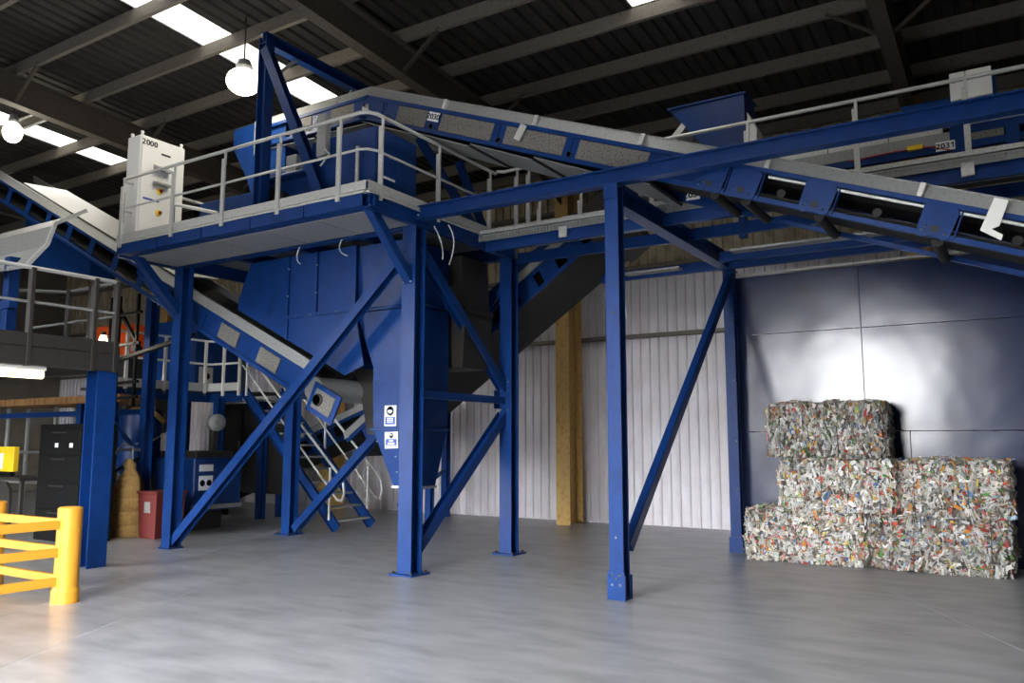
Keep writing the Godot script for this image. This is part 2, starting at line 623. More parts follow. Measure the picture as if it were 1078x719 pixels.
	for x2 in RAFTER:
		var r := setting("rafter", "grimy steel roof rafter with angled fly braces")
		s = mb()
		var a := v3(x2, roof_y(Z_BACK) - 0.48, Z_BACK + 0.25)
		var b := v3(x2, roof_y(Z_FRONT) - 0.48, Z_FRONT)
		beam(s, a, b, isec(0.2, 0.5, 0.016, 0.012))
		part("girder", s, M.rafter_paint, r)
		for z in [-11.34, -8.98, -6.62, -4.26]:
			for sg in [-1.0, 1.0]:
				s = mb()
				var yb := roof_y(z) - 0.7
				beam(s, v3(x2 + 0.08 * sg, yb, z + 0.02), v3(x2 + 0.75 * sg, roof_y(z) - 0.2, z + 0.02), lsec(0.05, 0.05))
				part("fly_brace", s, M.rafter_paint, r)
		# haunch plates
		s = mb()
		prism(s, pv([0, 0, 1.4, 0.05, 0, -0.55]), v3(x2 - 0.006, roof_y(Z_BACK) - 0.72, Z_BACK + 0.5), v3(0, 0, 1), v3(0, 1, 0), v3(0.012, 0, 0))
		part("haunch", s, M.rafter_paint, r)
	for x2 in RAFTER:
		var c := setting("wall_column", "tan painted steel wall column")
		s = mb()
		beam(s, v3(x2, 0, -14.3), v3(x2, roof_y(Z_BACK) - 0.3, -14.3), isec(0.3, 0.55, 0.02, 0.014), v3(0, 0, 1))
		part("post", s, M.tan_paint, c)

# ---------------------------------------------------------------- steel bay wall
func build_bay_wall() -> void:
	var w := setting("wall_bay", "tall dark blue scuffed steel plate wall behind the bales")
	var z := -12.3
	var xs := [-3.62, -1.85, 0.35, 2.6, 4.9]
	var ys := [0.0, 1.74, 3.2, 4.1]
	for i in 4:
		for j in 3:
			var s := mb()
			var off := 0.0 if j != 0 else 0.55
			var xa: float = xs[i] + (off if i > 0 else 0.0)
			var xb: float = xs[i + 1] + (off if i < 3 else 0.0)
			bx(s, v3(xa + 0.003, ys[j] + 0.003, z - 0.012), v3(xb - 0.003, ys[j + 1] - 0.003, z), 0.003)
			part("plate", s, M.bay_plate, w)
	for i in 5:
		var s := mb()
		beam(s, v3(xs[i] + (0.09 if i == 0 else 0.0), 0, z - 0.12), v3(xs[i] + (0.09 if i == 0 else 0.0), 4.1, z - 0.12), isec(0.16, 0.2), v3(0, 0, 1))
		part("stud", s, M.blue, w)
	var s := mb()
	beam(s, v3(-3.64, 4.12, z + 0.01), v3(4.9, 4.12, z + 0.01), lsec(0.05, 0.035, 0.006))
	part("edge_angle", s, M.galvanised, w)

# ---------------------------------------------------------------- steelwork helpers
func bolts(parent: Node3D, pts: Array, axis: Vector3, r := 0.016) -> void:
	for p in pts:
		var s := mb()
		lathe(s, p, axis, [[0.0, 0.022], [r * 0.6, 0.022], [r, 0.014], [r, 0.0]], 6)
		part("bolt", s, M.bolt, parent)

func column(parent: Node3D, x: float, z: float, y0: float, y1: float, w: float, up := Vector3(0, 0, 1), plate := 0.36) -> Node3D:
	var s := mb()
	beam(s, v3(x, y0, z), v3(x, y1, z), isec(w, w, 0.016, 0.012), up)
	var c := part("column", s, M.blue, parent)
	if plate > 0:
		s = mb()
		bx(s, v3(x - plate / 2, y0, z - plate / 2), v3(x + plate / 2, y0 + 0.022, z + plate / 2), 0.004)
		var bp := part("base_plate", s, M.blue, c)
		for a in [-1, 1]:
			for b in [-1, 1]:
				s = mb()
				lathe(s, v3(x + a * plate * 0.38, y0 + 0.02, z + b * plate * 0.38), Vector3.UP, [[0.0, 0.03], [0.01, 0.03], [0.016, 0.022], [0.016, 0.0]], 6)
				part("bolt", s, M.dark_steel, c)
	return c

func bar(parent: Node3D, called: String, a: Vector3, b: Vector3, poly: PackedVector2Array, m: Material, up := Vector3.UP) -> MeshInstance3D:
	var s := mb()
	beam(s, a, b, poly, up)
	return part(called, s, m, parent)

func pipe(parent: Node3D, called: String, pts: Array, r: float, m: Material) -> MeshInstance3D:
	var s := mb()
	tube(s, pts, r)
	return part(called, s, m, parent)

# ---------------------------------------------------------------- main platform
func build_platform() -> void:
	var t := thing("machine_platform", "blue steel platform on braced legs with galvanised handrail and overhanging deck", "platform", v3(-8.7, 0, -8.5))
	var top := 4.3
	column(t, -6.4, -7.9, 0, top, 0.21)
	column(t, -6.35, -10.08, 0, top, 0.2)
	column(t, -11.0, -7.9, 0, top, 0.2, v3(0, 0, 1), 0.26)
	column(t, -10.9, -10.15, 0, top, 0.2)
	# main beams under the deck
	var I := isec(0.14, 0.2)
	for z in [-6.98, -7.9, -10.1]:
		bar(t, "beam", v3(-11.25, 4.395, z), v3(-6.25, 4.395, z), I if z < -7.5 else isec(0.14, 0.15), M.blue)
	for x in [-11.18, -6.33]:
		bar(t, "beam", v3(x, 4.4, -6.92), v3(x, 4.4, -10.15), csec(0.09, 0.2), M.blue)
	for x in [-9.95, -8.7, -7.45]:
		bar(t, "joist", v3(x, 4.41, -7.05), v3(x, 4.41, -10.1), isec(0.1, 0.16), M.blue)
	# front fascia channel with slots
	for i in 5:
		var x0 := -11.18 + i * 0.97
		bar(t, "fascia", v3(x0, 4.4, -6.9), v3(x0 + 0.95, 4.4, -6.9), csec(0.06, 0.15), M.blue)
	# braces
	var B := isec(0.13, 0.13, 0.012, 0.01)
	bar(t, "brace", v3(-10.93, 0.1, -7.9), v3(-6.52, 4.02, -7.9), B, M.blue, v3(0, 0, 1))
	bar(t, "brace", v3(-10.75, 0.1, -10.15), v3(-6.5, 3.85, -10.15), B, M.blue, v3(0, 0, 1))
	bar(t, "brace", v3(-6.4, 4.05, -7.98), v3(-6.4, 2.36, -10.0), B, M.blue, v3(1, 0, 0))
	bar(t, "brace", v3(-6.4, 0.26, -7.98), v3(-6.4, 1.98, -10.0), B, M.blue, v3(1, 0, 0))
	bar(t, "strut", v3(-6.4, 2.19, -7.98), v3(-6.4, 2.19, -10.0), rect(0.1, 0.1), M.blue)
	bar(t, "knee_brace", v3(-6.4, 4.36, -7.05), v3(-6.4, 3.6, -7.82), rect(0.12, 0.12), M.blue, v3(1, 0, 0))
	bar(t, "knee_brace", v3(-11.0, 4.36, -7.05), v3(-11.0, 3.6, -7.82), rect(0.12, 0.12), M.blue, v3(1, 0, 0))
	bar(t, "knee_brace", v3(-11.7, 4.3, -7.6), v3(-11.08, 3.5, -7.9), rect(0.11, 0.11), M.blue, v3(0, 0, 1))
	# gusset plates where braces meet the column
	for g in [[4.0, -7.98], [0.3, -7.98], [2.2, -10.0]]:
		var s := mb()
		prism(s, pv([-0.16, -0.13, 0.16, -0.13, 0.16, 0.13, -0.16, 0.13]), v3(-6.46, g[0], g[1]), v3(0, 0, 1), v3(0, 1, 0), v3(0.012, 0, 0))
		part("gusset", s, M.blue, t)
	bolts(t, [v3(-6.47, 3.58, -7.78), v3(-6.35, 3.58, -7.78)], v3(0, 0, 1), 0.014)
	bolts(t, [v3(-6.42, 2.46, -9.97), v3(-6.3, 2.46, -9.97), v3(-6.42, 2.32, -9.97), v3(-6.3, 2.32, -9.97), v3(-6.42, 2.05, -9.97), v3(-6.3, 2.05, -9.97)], v3(0, 0, 1), 0.012)
	# deck panels, seen from below
	for i in 5:
		for k in 3:
			var s := mb()
			var x0 := -11.2 + i * 0.98
			var z0 := -6.95 - k * 1.05
			bx(s, v3(x0 + 0.006, 4.5, z0 - 1.04), v3(x0 + 0.974, 4.53, z0), 0.003)
			part("deck_panel", s, M.galvanised_dull, t)
	# underside trays in front
	for i in 5:
		var s := mb()
		bx(s, v3(-11.1 + i * 0.96, 4.315, -7.82), v3(-10.15 + i * 0.96, 4.325, -7.06), 0.002)
		part("soffit_panel", s, M.galvanised_dull, t)
	# toe boards
	for seg in [[v3(-11.2, 4.57, -6.88), v3(-6.3, 4.57, -6.88)], [v3(-6.28, 4.57, -6.88), v3(-6.28, 4.57, -9.7)], [v3(-11.22, 4.57, -6.9), v3(-11.22, 4.57, -9.7)]]:
		bar(t, "toe_board", seg[0], seg[1], csec(0.03, 0.11, 0.006), M.galvanised)
		bar(t, "edge_angle", seg[0] - v3(0, 0.08, 0), seg[1] - v3(0, 0.08, 0), rect(0.05, 0.028), M.galvanised)
	# handrail
	var r := 0.024
	var yt := 5.47
	var path := [v3(-11.2, yt, -9.7), v3(-11.2, yt, -7.0), v3(-11.17, yt, -6.93), v3(-11.1, yt, -6.88), v3(-6.42, yt, -6.88), v3(-6.33, yt, -6.92), v3(-6.28, yt, -7.02), v3(-6.28, yt, -9.6)]
	pipe(t, "handrail", path, r, M.galvanised)
	var low := []
	for p in path:
		low.append(p - v3(0, 0.45, 0))
	pipe(t, "knee_rail", low, 0.017, M.galvanised)
	for x in [-11.1, -9.9, -8.83, -7.77, -6.73]:
		rail_post(t, x, -6.88, 4.43, yt)
	for z in [-7.12, -8.25, -9.45]:
		rail_post(t, -6.28, z, 4.43, yt)
	for z in [-7.9, -9.2]:
		rail_post(t, -11.2, z, 4.43, yt)

	for c in [[v3(-6.2, 4.32, -8.05), v3(-6.12, 4.1, -8.1), v3(-6.25, 3.95, -8.3)], [v3(-6.05, 4.34, -8.15), v3(-6.0, 4.12, -8.2), v3(-6.18, 3.88, -8.35)], [v3(-7.6, 4.3, -7.85), v3(-7.62, 4.15, -7.83), v3(-7.5, 4.06, -7.85)], [v3(-8.4, 4.3, -7.85), v3(-8.43, 4.14, -7.83), v3(-8.38, 4.05, -7.85)]]:
		pipe(t, "cable", rounded(c), 0.009, M.cable)

# a smooth line through three points
func rounded(c: Array) -> Array:
	var r := []
	for i in 9:
		var f := i / 8.0
		r.append(c[0].lerp(c[1] * 2.0 - (c[0] + c[2]) * 0.5, f).lerp((c[1] * 2.0 - (c[0] + c[2]) * 0.5).lerp(c[2], f), f))
	return r

func rail_post(parent: Node3D, x: float, z: float, y0: float, y1: float) -> void:
	var s := mb()
	beam(s, v3(x, y0, z + 0.02), v3(x, y1 - 0.12, z + 0.02), rect(0.062, 0.03), v3(0, 0, 1))
	beam(s, v3(x + 0.012, y1 - 0.2, z + 0.008), v3(x + 0.012, y1 - 0.012, z + 0.008), rect(0.034, 0.02), v3(0, 0, 1))
	part("rail_post", s, M.galvanised, parent)

# ---------------------------------------------------------------- walkway with its two legs
func build_walkway() -> void:
	var t := thing("conveyor_walkway", "long blue steel walkway frame on two legs beside the sloping conveyor", "walkway", v3(-3.6, 0, -9.5))
	# near leg in a bolted shoe
	var c := column(t, -3.6, -7.85, 0.06, 4.36, 0.155, v3(0, 0, 1), 0)
	var s := mb()
	prism(s, pv([-0.1, 0.0, 0.1, 0.0, 0.1, 0.24, 0.075, 0.3, -0.075, 0.3, -0.1, 0.24]), v3(-3.6, 0.0, -7.772), v3(1, 0, 0), v3(0, 1, 0), v3(0, 0, 0.014))
	prism(s, pv([-0.1, 0.0, 0.1, 0.0, 0.1, 0.24, -0.1, 0.24]), v3(-3.6, 0.0, -7.94), v3(1, 0, 0), v3(0, 1, 0), v3(0, 0, 0.014))
	bx(s, v3(-3.522, 0.0, -7.94), v3(-3.508, 0.24, -7.88), 0.003)
	bx(s, v3(-3.522, 0.0, -7.82), v3(-3.508, 0.24, -7.77), 0.003)
	bx(s, v3(-3.69, 0.0, -7.93), v3(-3.51, 0.02, -7.77), 0.003)
	var sh := part("shoe", s, M.blue, c)
	for p in [[-0.045, 0.25], [0.045, 0.25], [-0.045, 0.15], [0.045, 0.15], [0.0, 0.21]]:
		s = mb()
		lathe(s, v3(-3.6 + p[0], p[1], -7.758), v3(0, 0, 1), [[0.0, 0.016], [0.008, 0.016], [0.013, 0.01], [0.013, 0.0]], 6)
		part("bolt", s, M.bolt, c)
	var c2 := column(t, -3.62, -12.0, 0.06, 4.2, 0.155, v3(0, 0, 1), 0)
	s = mb()
	prism(s, pv([-0.1, 0.0, 0.1, 0.0, 0.1, 0.22, -0.1, 0.22]), v3(-3.62, 0.0, -11.922), v3(1, 0, 0), v3(0, 1, 0), v3(0, 0, 0.014))
	bx(s, v3(-3.71, 0.0, -12.08), v3(-3.53, 0.02, -11.92), 0.003)
	part("shoe", s, M.blue, c2)
	bolts(t, [v3(-3.63, 4.0, -11.92), v3(-3.57, 3.4, -11.92), v3(-3.57, 2.5, -11.92), v3(-3.57, 1.6, -11.92), v3(-3.57, 0.9, -11.92), v3(-3.6, 2.95, -7.77), v3(-3.6, 0.62, -7.77)], v3(0, 0, 1), 0.012)
	s = mb()
	bx(s, v3(-3.68, 4.2, -7.775), v3(-3.52, 4.36, -7.755), 0.003)
	part("cap_plate", s, M.blue, t)
	# long front beam from the machine platform to beyond the frame
	bar(t, "beam", v3(-6.3, 4.45, -7.85), v3(6.0, 4.45, -7.85), isec(0.14, 0.17, 0.014, 0.01), M.blue)
	s = mb()
	bx(s, v3(-6.31, 4.34, -7.95), v3(-6.29, 4.56, -7.75), 0.003)
	part("end_plate", s, M.blue, t)
	bolts(t, [v3(-6.24, 4.5, -7.78), v3(-6.24, 4.41, -7.78)], v3(0, 0, 1), 0.012)
	# cross beam and brace between the two legs
	bar(t, "beam", v3(-3.6, 4.25, -7.95), v3(-3.6, 4.25, -12.1), isec(0.17, 0.22), M.blue)
	bar(t, "brace", v3(-3.6, 0.5, -8.05), v3(-3.6, 4.1, -12.0), rect(0.13, 0.1), M.blue, v3(1, 0, 0))
	bar(t, "beam", v3(3.4, 4.25, -7.95), v3(3.4, 4.25, -12.1), isec(0.17, 0.22), M.blue)
	var c3 := column(t, 3.4, -7.85, 0.0, 4.36, 0.155, v3(0, 0, 1), 0.3)
	var c4 := column(t, 3.4, -11.95, 0.0, 4.2, 0.155, v3(0, 0, 1), 0.3)
	# stringers, cross joists
	for z in [-9.26, -10.12]:
		bar(t, "stringer", v3(-6.2, 4.3, z), v3(6.0, 4.3, z), csec(0.07, 0.15), M.blue)
	bar(t, "stringer", v3(-3.5, 4.2, -11.2), v3(6.0, 4.2, -11.2), csec(0.07, 0.15), M.blue)
	bar(t, "stringer", v3(-5.6, 4.2, -11.7), v3(6.0, 4.2, -11.7), csec(0.07, 0.15), M.blue)
	bar(t, "cable_tray", v3(-3.2, 4.16, -10.75), v3(4.0, 4.16, -10.75), csec(0.2, 0.03, 0.004), M.galvanised_dull)
	bar(t, "cable_tray", v3(-5.1, 4.18, -11.5), v3(-4.2, 4.18, -11.5), csec(0.2, 0.03, 0.004), M.galvanised_dull)
	# deck panels
	for i in 12:
		var x0 := -6.2 + i * 1.0
		s = mb()
		bx(s, v3(x0 + 0.005, 4.44, -10.1), v3(x0 + 0.995, 4.47, -9.22), 0.003)
		part("deck_panel", s, M.galvanised_dull, t)
	bar(t, "edge_angle", v3(-6.45, 4.47, -9.17), v3(6.0, 4.47, -9.17), lsec(0.05, 0.05, 0.008), M.galvanised)
	# grating edge: a toothed band between two flats
	s = mb()
	var x := -6.4
	while x < 3.0:
		bx(s, v3(x, 4.37, -9.185), v3(x + 0.028, 4.45, -9.175), 0.001)
		x += 0.05
	bx(s, v3(-6.4, 4.435, -9.19), v3(6.0, 4.452, -9.172), 0.001)
	bx(s, v3(-6.4, 4.365, -9.19), v3(6.0, 4.382, -9.172), 0.001)
	bx(s, v3(-6.4, 4.37, -9.2), v3(6.0, 4.45, -9.19), 0.001)
	part("grating_edge", s, M.galvanised_dull, t)
	# far handrail
	var yt := 5.56
	pipe(t, "handrail", [v3(-6.28, yt - 0.05, -9.62), v3(-6.22, yt - 0.03, -9.74), v3(-6.1, yt, -9.8), v3(-4.9, yt, -9.82), v3(6.0, yt, -9.9)], 0.025, M.galvanised)
	pipe(t, "knee_rail", [v3(-5.3, 4.72, -9.8), v3(-3.9, 4.72, -9.82), v3(-3.6, 4.72, -9.82)], 0.014, M.galvanised)
	for px in [-6.05, -5.85, -5.6, -4.95, -3.95, -2.68, -1.42, -0.3, 0.85, 2.0]:
		if px == -5.6 or px == -4.95:
			rail_post(t, px, -9.7, 4.43, 4.98 if px == -5.6 else 5.0)
		else:
			rail_post(t, px, -9.82, 4.43, yt)
	# lugs fixing the posts to the stringer
	for px in [-4.95, -0.3, 0.85]:
		s = mb()
		bx(s, v3(px - 0.06, 4.26, -9.2), v3(px + 0.06, 4.4, -9.17), 0.004)
		part("post_lug", s, M.galvanised, t)
	# sloping conduit at the end
	pipe(t, "conduit", [v3(-4.4, 4.5, -9.6), v3(-3.75, 5.05, -9.6)], 0.03, M.galvanised)
	pipe(t, "conduit", [v3(-4.25, 4.5, -9.5), v3(-3.7, 4.95, -9.5)], 0.02, M.galvanised_dull)

# ---------------------------------------------------------------- main sloping conveyor
func build_main_conveyor() -> void:
	var t := thing("belt_conveyor", "long blue belt conveyor with grey side windows sloping down from the platform", "conveyor", v3(-4, 3, -8.6))
	var sl := -0.378
	var bend := v3(-7.4, 6.5, -8.1)
	var L := v3(1, sl, 0).normalized()
	var Nn := v3(-L.y, L.x, 0)
	# frame of each run: o = top of near skirt, U along, V up
	var runs := [[bend, L, Nn, 12.9], [v3(-9.45, 6.5, -8.1), v3(1, 0, 0), v3(0, 1, 0), 2.05]]
	for ri in 2:
		var o: Vector3 = runs[ri][0]
		var U: Vector3 = runs[ri][1]
		var V: Vector3 = runs[ri][2]
		var len: float = runs[ri][3]
		for side in 2:
			var zz := 0.0 if side == 0 else -1.0
			var sg := 1.0 if side == 0 else -1.0
			# skirt boards in lengths
			var a := 0.0
			while a < len - 0.05:
				var b: float = min(a + 1.45, len)
				var s := mb()
				prism(s, pv([0.0, 0.0, 0.012, 0.0, 0.05 * sg + 0.012, -0.125, 0.05 * sg, -0.125]), o + U * (a + 0.004) + v3(0, 0, zz - 0.05 * sg), v3(0, 0, 1), V, U * (b - a - 0.008))
				prism(s, pv([-0.03, 0.0, 0.02, 0.0, 0.02, 0.012, -0.03, 0.012]), o + U * (a + 0.004) + v3(0, 0, zz - 0.05 * sg), v3(0, 0, 1), V, U * (b - a - 0.008))
				part("skirt_board", s, M.galvanised_dull, t)
				if side == 0 and ri == 0 and a > 0.2:
					s = mb()
					box(s, o + U * a + V * -0.062 + v3(0, 0, 0.012), v3(0.05, 0.125, 0.07), Basis(U, V, v3(0, 0, 1)), 0.004)
					part("skirt_clip", s, M.galvanised, t)
				a += 1.45
			# rails top and bottom
			bar(t, "side_rail", o + V * -0.152 + v3(0, 0, zz), o + U * len + V * -0.152 + v3(0, 0, zz), rect(0.05, 0.05), M.blue, V)
			bar(t, "side_rail", o + V * -0.44 + v3(0, 0, zz), o + U * len + V * -0.44 + v3(0, 0, zz), rect(0.06, 0.05), M.blue, V)
		# belt, carrying run and return run
		var s2 := mb()
		prism(s2, pv([-0.93, -0.1, -0.75, -0.2, -0.25, -0.2, -0.07, -0.1, -0.07, -0.112, -0.25, -0.212, -0.75, -0.212, -0.93, -0.112]), o, v3(0, 0, 1), V, U * len)
		part("belt", s2, M.rubber, t)
		s2 = mb()
		prism(s2, pv([-0.9, -0.36, -0.1, -0.36, -0.1, -0.372, -0.9, -0.372]), o, v3(0, 0, 1), V, U * len)
		part("return_belt", s2, M.rubber, t)
		# pans below, in lengths that sag a little
		var a2 := 0.0
		var k := 0
		var lim: float = 4.6 if ri == 0 else len
		while a2 < lim - 0.1:
			var b2: float = min(a2 + 1.0, lim)
			s2 = mb()
			prism(s2, pv([0, 0, b2 - a2 - 0.02, -0.03, b2 - a2 - 0.02, -0.042, 0, -0.012]), o + U * a2 + V * -0.48 + v3(0, 0, -0.98), U, V, v3(0, 0, 0.96))
			part("drip_pan", s2, M.galvanised_dull, t)
			bar(t, "pan_rib", o + U * b2 + V * -0.52 + v3(0, 0, -0.02), o + U * b2 + V * -0.52 + v3(0, 0, -0.98), lsec(0.03, 0.03, 0.005), M.dark_steel, V)
			a2 += 1.0
			k += 1
	# side plates: [run, from, to, window from, window to]
	var plates := [
		[0, 0.02, 0.42, 0, 0], [0, 0.43, 1.41, 0.67, 1.2], [0, 1.42, 2.4, 1.45, 2.31], [0, 2.41, 3.48, 2.51, 3.39], [0, 3.49, 4.72, 3.58, 4.49],
		[0, 4.73, 5.1, 0, 0],
		[1, 0.5, 1.0, 0.52, 0.95], [1, 1.0, 1.9, 1.34, 1.78], [1, 1.9, 2.03, 0, 0],
	]
	for p in plates:
		var o: Vector3 = runs[p[0]][0]
		var U: Vector3 = runs[p[0]][1]
		var V: Vector3 = runs[p[0]][2]
		for zz in [0.0, -1.0]:
			var s := mb()
			prism(s, pv([p[1], -0.42, p[2], -0.42, p[2], -0.165, p[1], -0.165]), o + v3(0, 0, zz - 0.008), U, V, v3(0, 0, 0.012))
			part("side_plate", s, M.blue, t)
		if p[4] > 0:
			var s := mb()
			prism(s, pv([p[3], -0.408, p[4], -0.408, p[4], -0.185, p[3], -0.185]), o + v3(0, 0, 0.005), U, V, v3(0, 0, 0.01))
			part("window_mesh", s, M.mesh_panel, t, "grey dusty mesh window")
	# round idler holes
	for h in [[0, 0.5], [0, 1.31], [0, 2.43], [0, 3.48], [1, 1.1], [1, 1.86]]:
		var o: Vector3 = runs[h[0]][0] + runs[h[0]][1] * h[1] + runs[h[0]][2] * -0.37
		var s := mb()
		lathe(s, o + v3(0, 0, 0.003), v3(0, 0, 1), [[0.0, 0.012], [0.028, 0.012], [0.035, 0.006], [0.035, 0.0]], 10)
		part("idler_end", s, M.dark_steel, t)
	# the three-sided knuckle at the bend
	var ks := mb()
	prism(ks, pv([-0.28, -0.17, 0.1, -0.17, 0.3, -0.26, 0.22, -0.5, -0.28, -0.46]), bend + v3(0, 0, 0.0), v3(1, 0, 0), v3(0, 1, 0), v3(0, 0, 0.014))
	part("knuckle_plate", ks, M.blue, t)
	ks = mb()
	prism(ks, pv([-0.06, -0.0, 0.06, -0.0, 0.05, 0.1, -0.05, 0.1]), bend + v3(-0.05, -0.36, 0.012), v3(1, 0, 0), v3(0, 1, 0), v3(0, 0, 0.012))
	lathe(ks, bend + v3(-0.05, -0.28, 0.02), v3(0, 0, 1), [[0.0, 0.03], [0.022, 0.03], [0.03, 0.02], [0.03, 0.0]], 10)
	part("bearing", ks, M.galvanised, t)
	# idler brackets on the open lower run
	for q in [[5.1, 5.43, 0], [5.45, 5.79, 0], [6.21, 6.54, 1], [7.3, 7.62, 0], [8.5, 8.83, 0], [9.7, 10.03, 0], [10.9, 11.23, 0]]:
		var a: float = q[0]
		var b: float = q[1]
		var s := mb()
		prism(s, pv([a + 0.02, -0.455, a + 0.07, -0.48, a + 0.13, -0.455, b - 0.12, -0.455, b - 0.07, -0.48, b - 0.02, -0.455, b, -0.2, b - 0.05, -0.165, b - 0.1, -0.175, b - 0.16, -0.175, a + 0.1, -0.165, a + 0.02, -0.185]), bend + v3(0, 0, 0.03), L, Nn, v3(0, 0, 0.014))
		var br := part("idler_bracket", s, M.blue, t)
		s = mb()
		prism(s, pv([a + 0.13, -0.42, a + 0.2, -0.42, a + 0.2, -0.36, a + 0.13, -0.36]), bend + v3(0, 0, 0.043), L, Nn, v3(0, 0, 0.006))
		part("slot", s, M.ink, br)
		for bp in [[a + 0.06, -0.42], [a + 0.09, -0.38], [a + 0.26, -0.42]]:
			s = mb()
			lathe(s, bend + L * bp[0] + Nn * bp[1] + v3(0, 0, 0.043), v3(0, 0, 1), [[0.0, 0.014], [0.008, 0.014], [0.012, 0.006], [0.012, 0.0]], 6)
			part("bolt", s, M.bolt, br)
		s = mb()
		box(s, bend + L * (b + 0.02) + Nn * -0.32 + v3(0, 0, 0.02), v3(0.012, 0.26, 0.06), Basis(L, Nn, v3(0, 0, 1)), 0.003)
		part("flange", s, M.blue, br)
		s = mb()
		tube(s, [bend + L * (a + 0.2) + Nn * -0.465 + v3(0, 0, -0.12), bend + L * (a + 0.2) + Nn * -0.465 + v3(0, 0, -0.95)], 0.05, 14)
		part("return_roller", s, M.rubber, t)
	for a in [5.95, 6.9, 8.1, 9.3, 10.5]:
		var s := mb()
		tube(s, [bend + L * a + Nn * -0.3 + v3(0, 0, -0.2), bend + L * a + Nn * -0.3 + v3(0, 0, -0.94)], 0.045, 10)
		part("idler_roller", s, M.dark_steel, t)
	# inner galvanised conduit under the top rail
	pipe(t, "conduit", [bend + L * 5.85 + Nn * -0.205 + v3(0, 0, 0.02), bend + L * 12.6 + Nn * -0.205 + v3(0, 0, 0.02)], 0.016, M.galvanised)
	# sensor bracket on the skirt
	var s := mb()
	box(s, bend + L * 2.75 + Nn * -0.24 + v3(0, 0, 0.05), v3(0.1, 0.2, 0.012), Basis(L.rotated(v3(0, 0, 1), -0.2), Nn.rotated(v3(0, 0, 1), -0.2), v3(0, 0, 1)), 0.003)
	part("bracket", s, M.galvanised, t)
	s = mb()
	var pb := bend + L * 7.84
	prism(s, pv([0.0, -0.03, 0.11, -0.03, 0.11, -0.26, 0.06, -0.3, 0.16, -0.33, 0.16, -0.38, -0.02, -0.33, -0.02, -0.3]), pb + v3(0, 0, 0.06), L, Nn, v3(0, 0, 0.014))
	part("bracket", s, M.white, t)
	# number plates
	label_plate(t, "2030", bend + L * 1.31 + Nn * -0.245 + v3(0, 0, 0.012), 0.19, 0.12, Basis(L, Nn, v3(0, 0, 1)))
	label_plate(t, "2030", v3(-8.3, 6.22, -8.085), 0.19, 0.12, Basis())
	label_plate(t, "2030", v3(-3.13, 4.5, -9.05), 0.17, 0.13, Basis())
	# receiving box at the head
	s = mb()
	prism(s, pv([-10.28, 6.48, -9.1, 6.52, -9.1, 5.1, -9.7, 5.1, -9.95, 5.66, -10.28, 6.18]), v3(0, 0, -9.2), v3(1, 0, 0), v3(0, 1, 0), v3(0, 0, 1.05))
	part("head_chute", s, M.blue, t)
	s = mb()
	bx(s, v3(-9.75, 5.95, -8.15), v3(-9.5, 6.5, -8.1), 0.01)
	part("torn_liner", s, M.galvanised_dull, t)
	# leaning legs down to the deck
	bar(t, "support_leg", v3(-6.55, 5.6, -8.15), v3(-6.5, 4.5, -9.6), csec(0.09, 0.09), M.blue, v3(1, 0, 0))
	bar(t, "support_leg", v3(-6.55, 5.55, -9.05), v3(-6.5, 4.5, -9.75), csec(0.09, 0.09), M.blue, v3(1, 0, 0))

func label_plate(parent: Node3D, text: String, at: Vector3, w: float, h: float, b: Basis) -> void:
	var s := mb()
	box(s, at, v3(w, h, 0.008), b, 0.002)
	var p := part("number_plate", s, M.sign_white, parent, "small white number plate")
	lettering(text, p, at + b.z * 0.006, h * 0.62, b, M.ink)

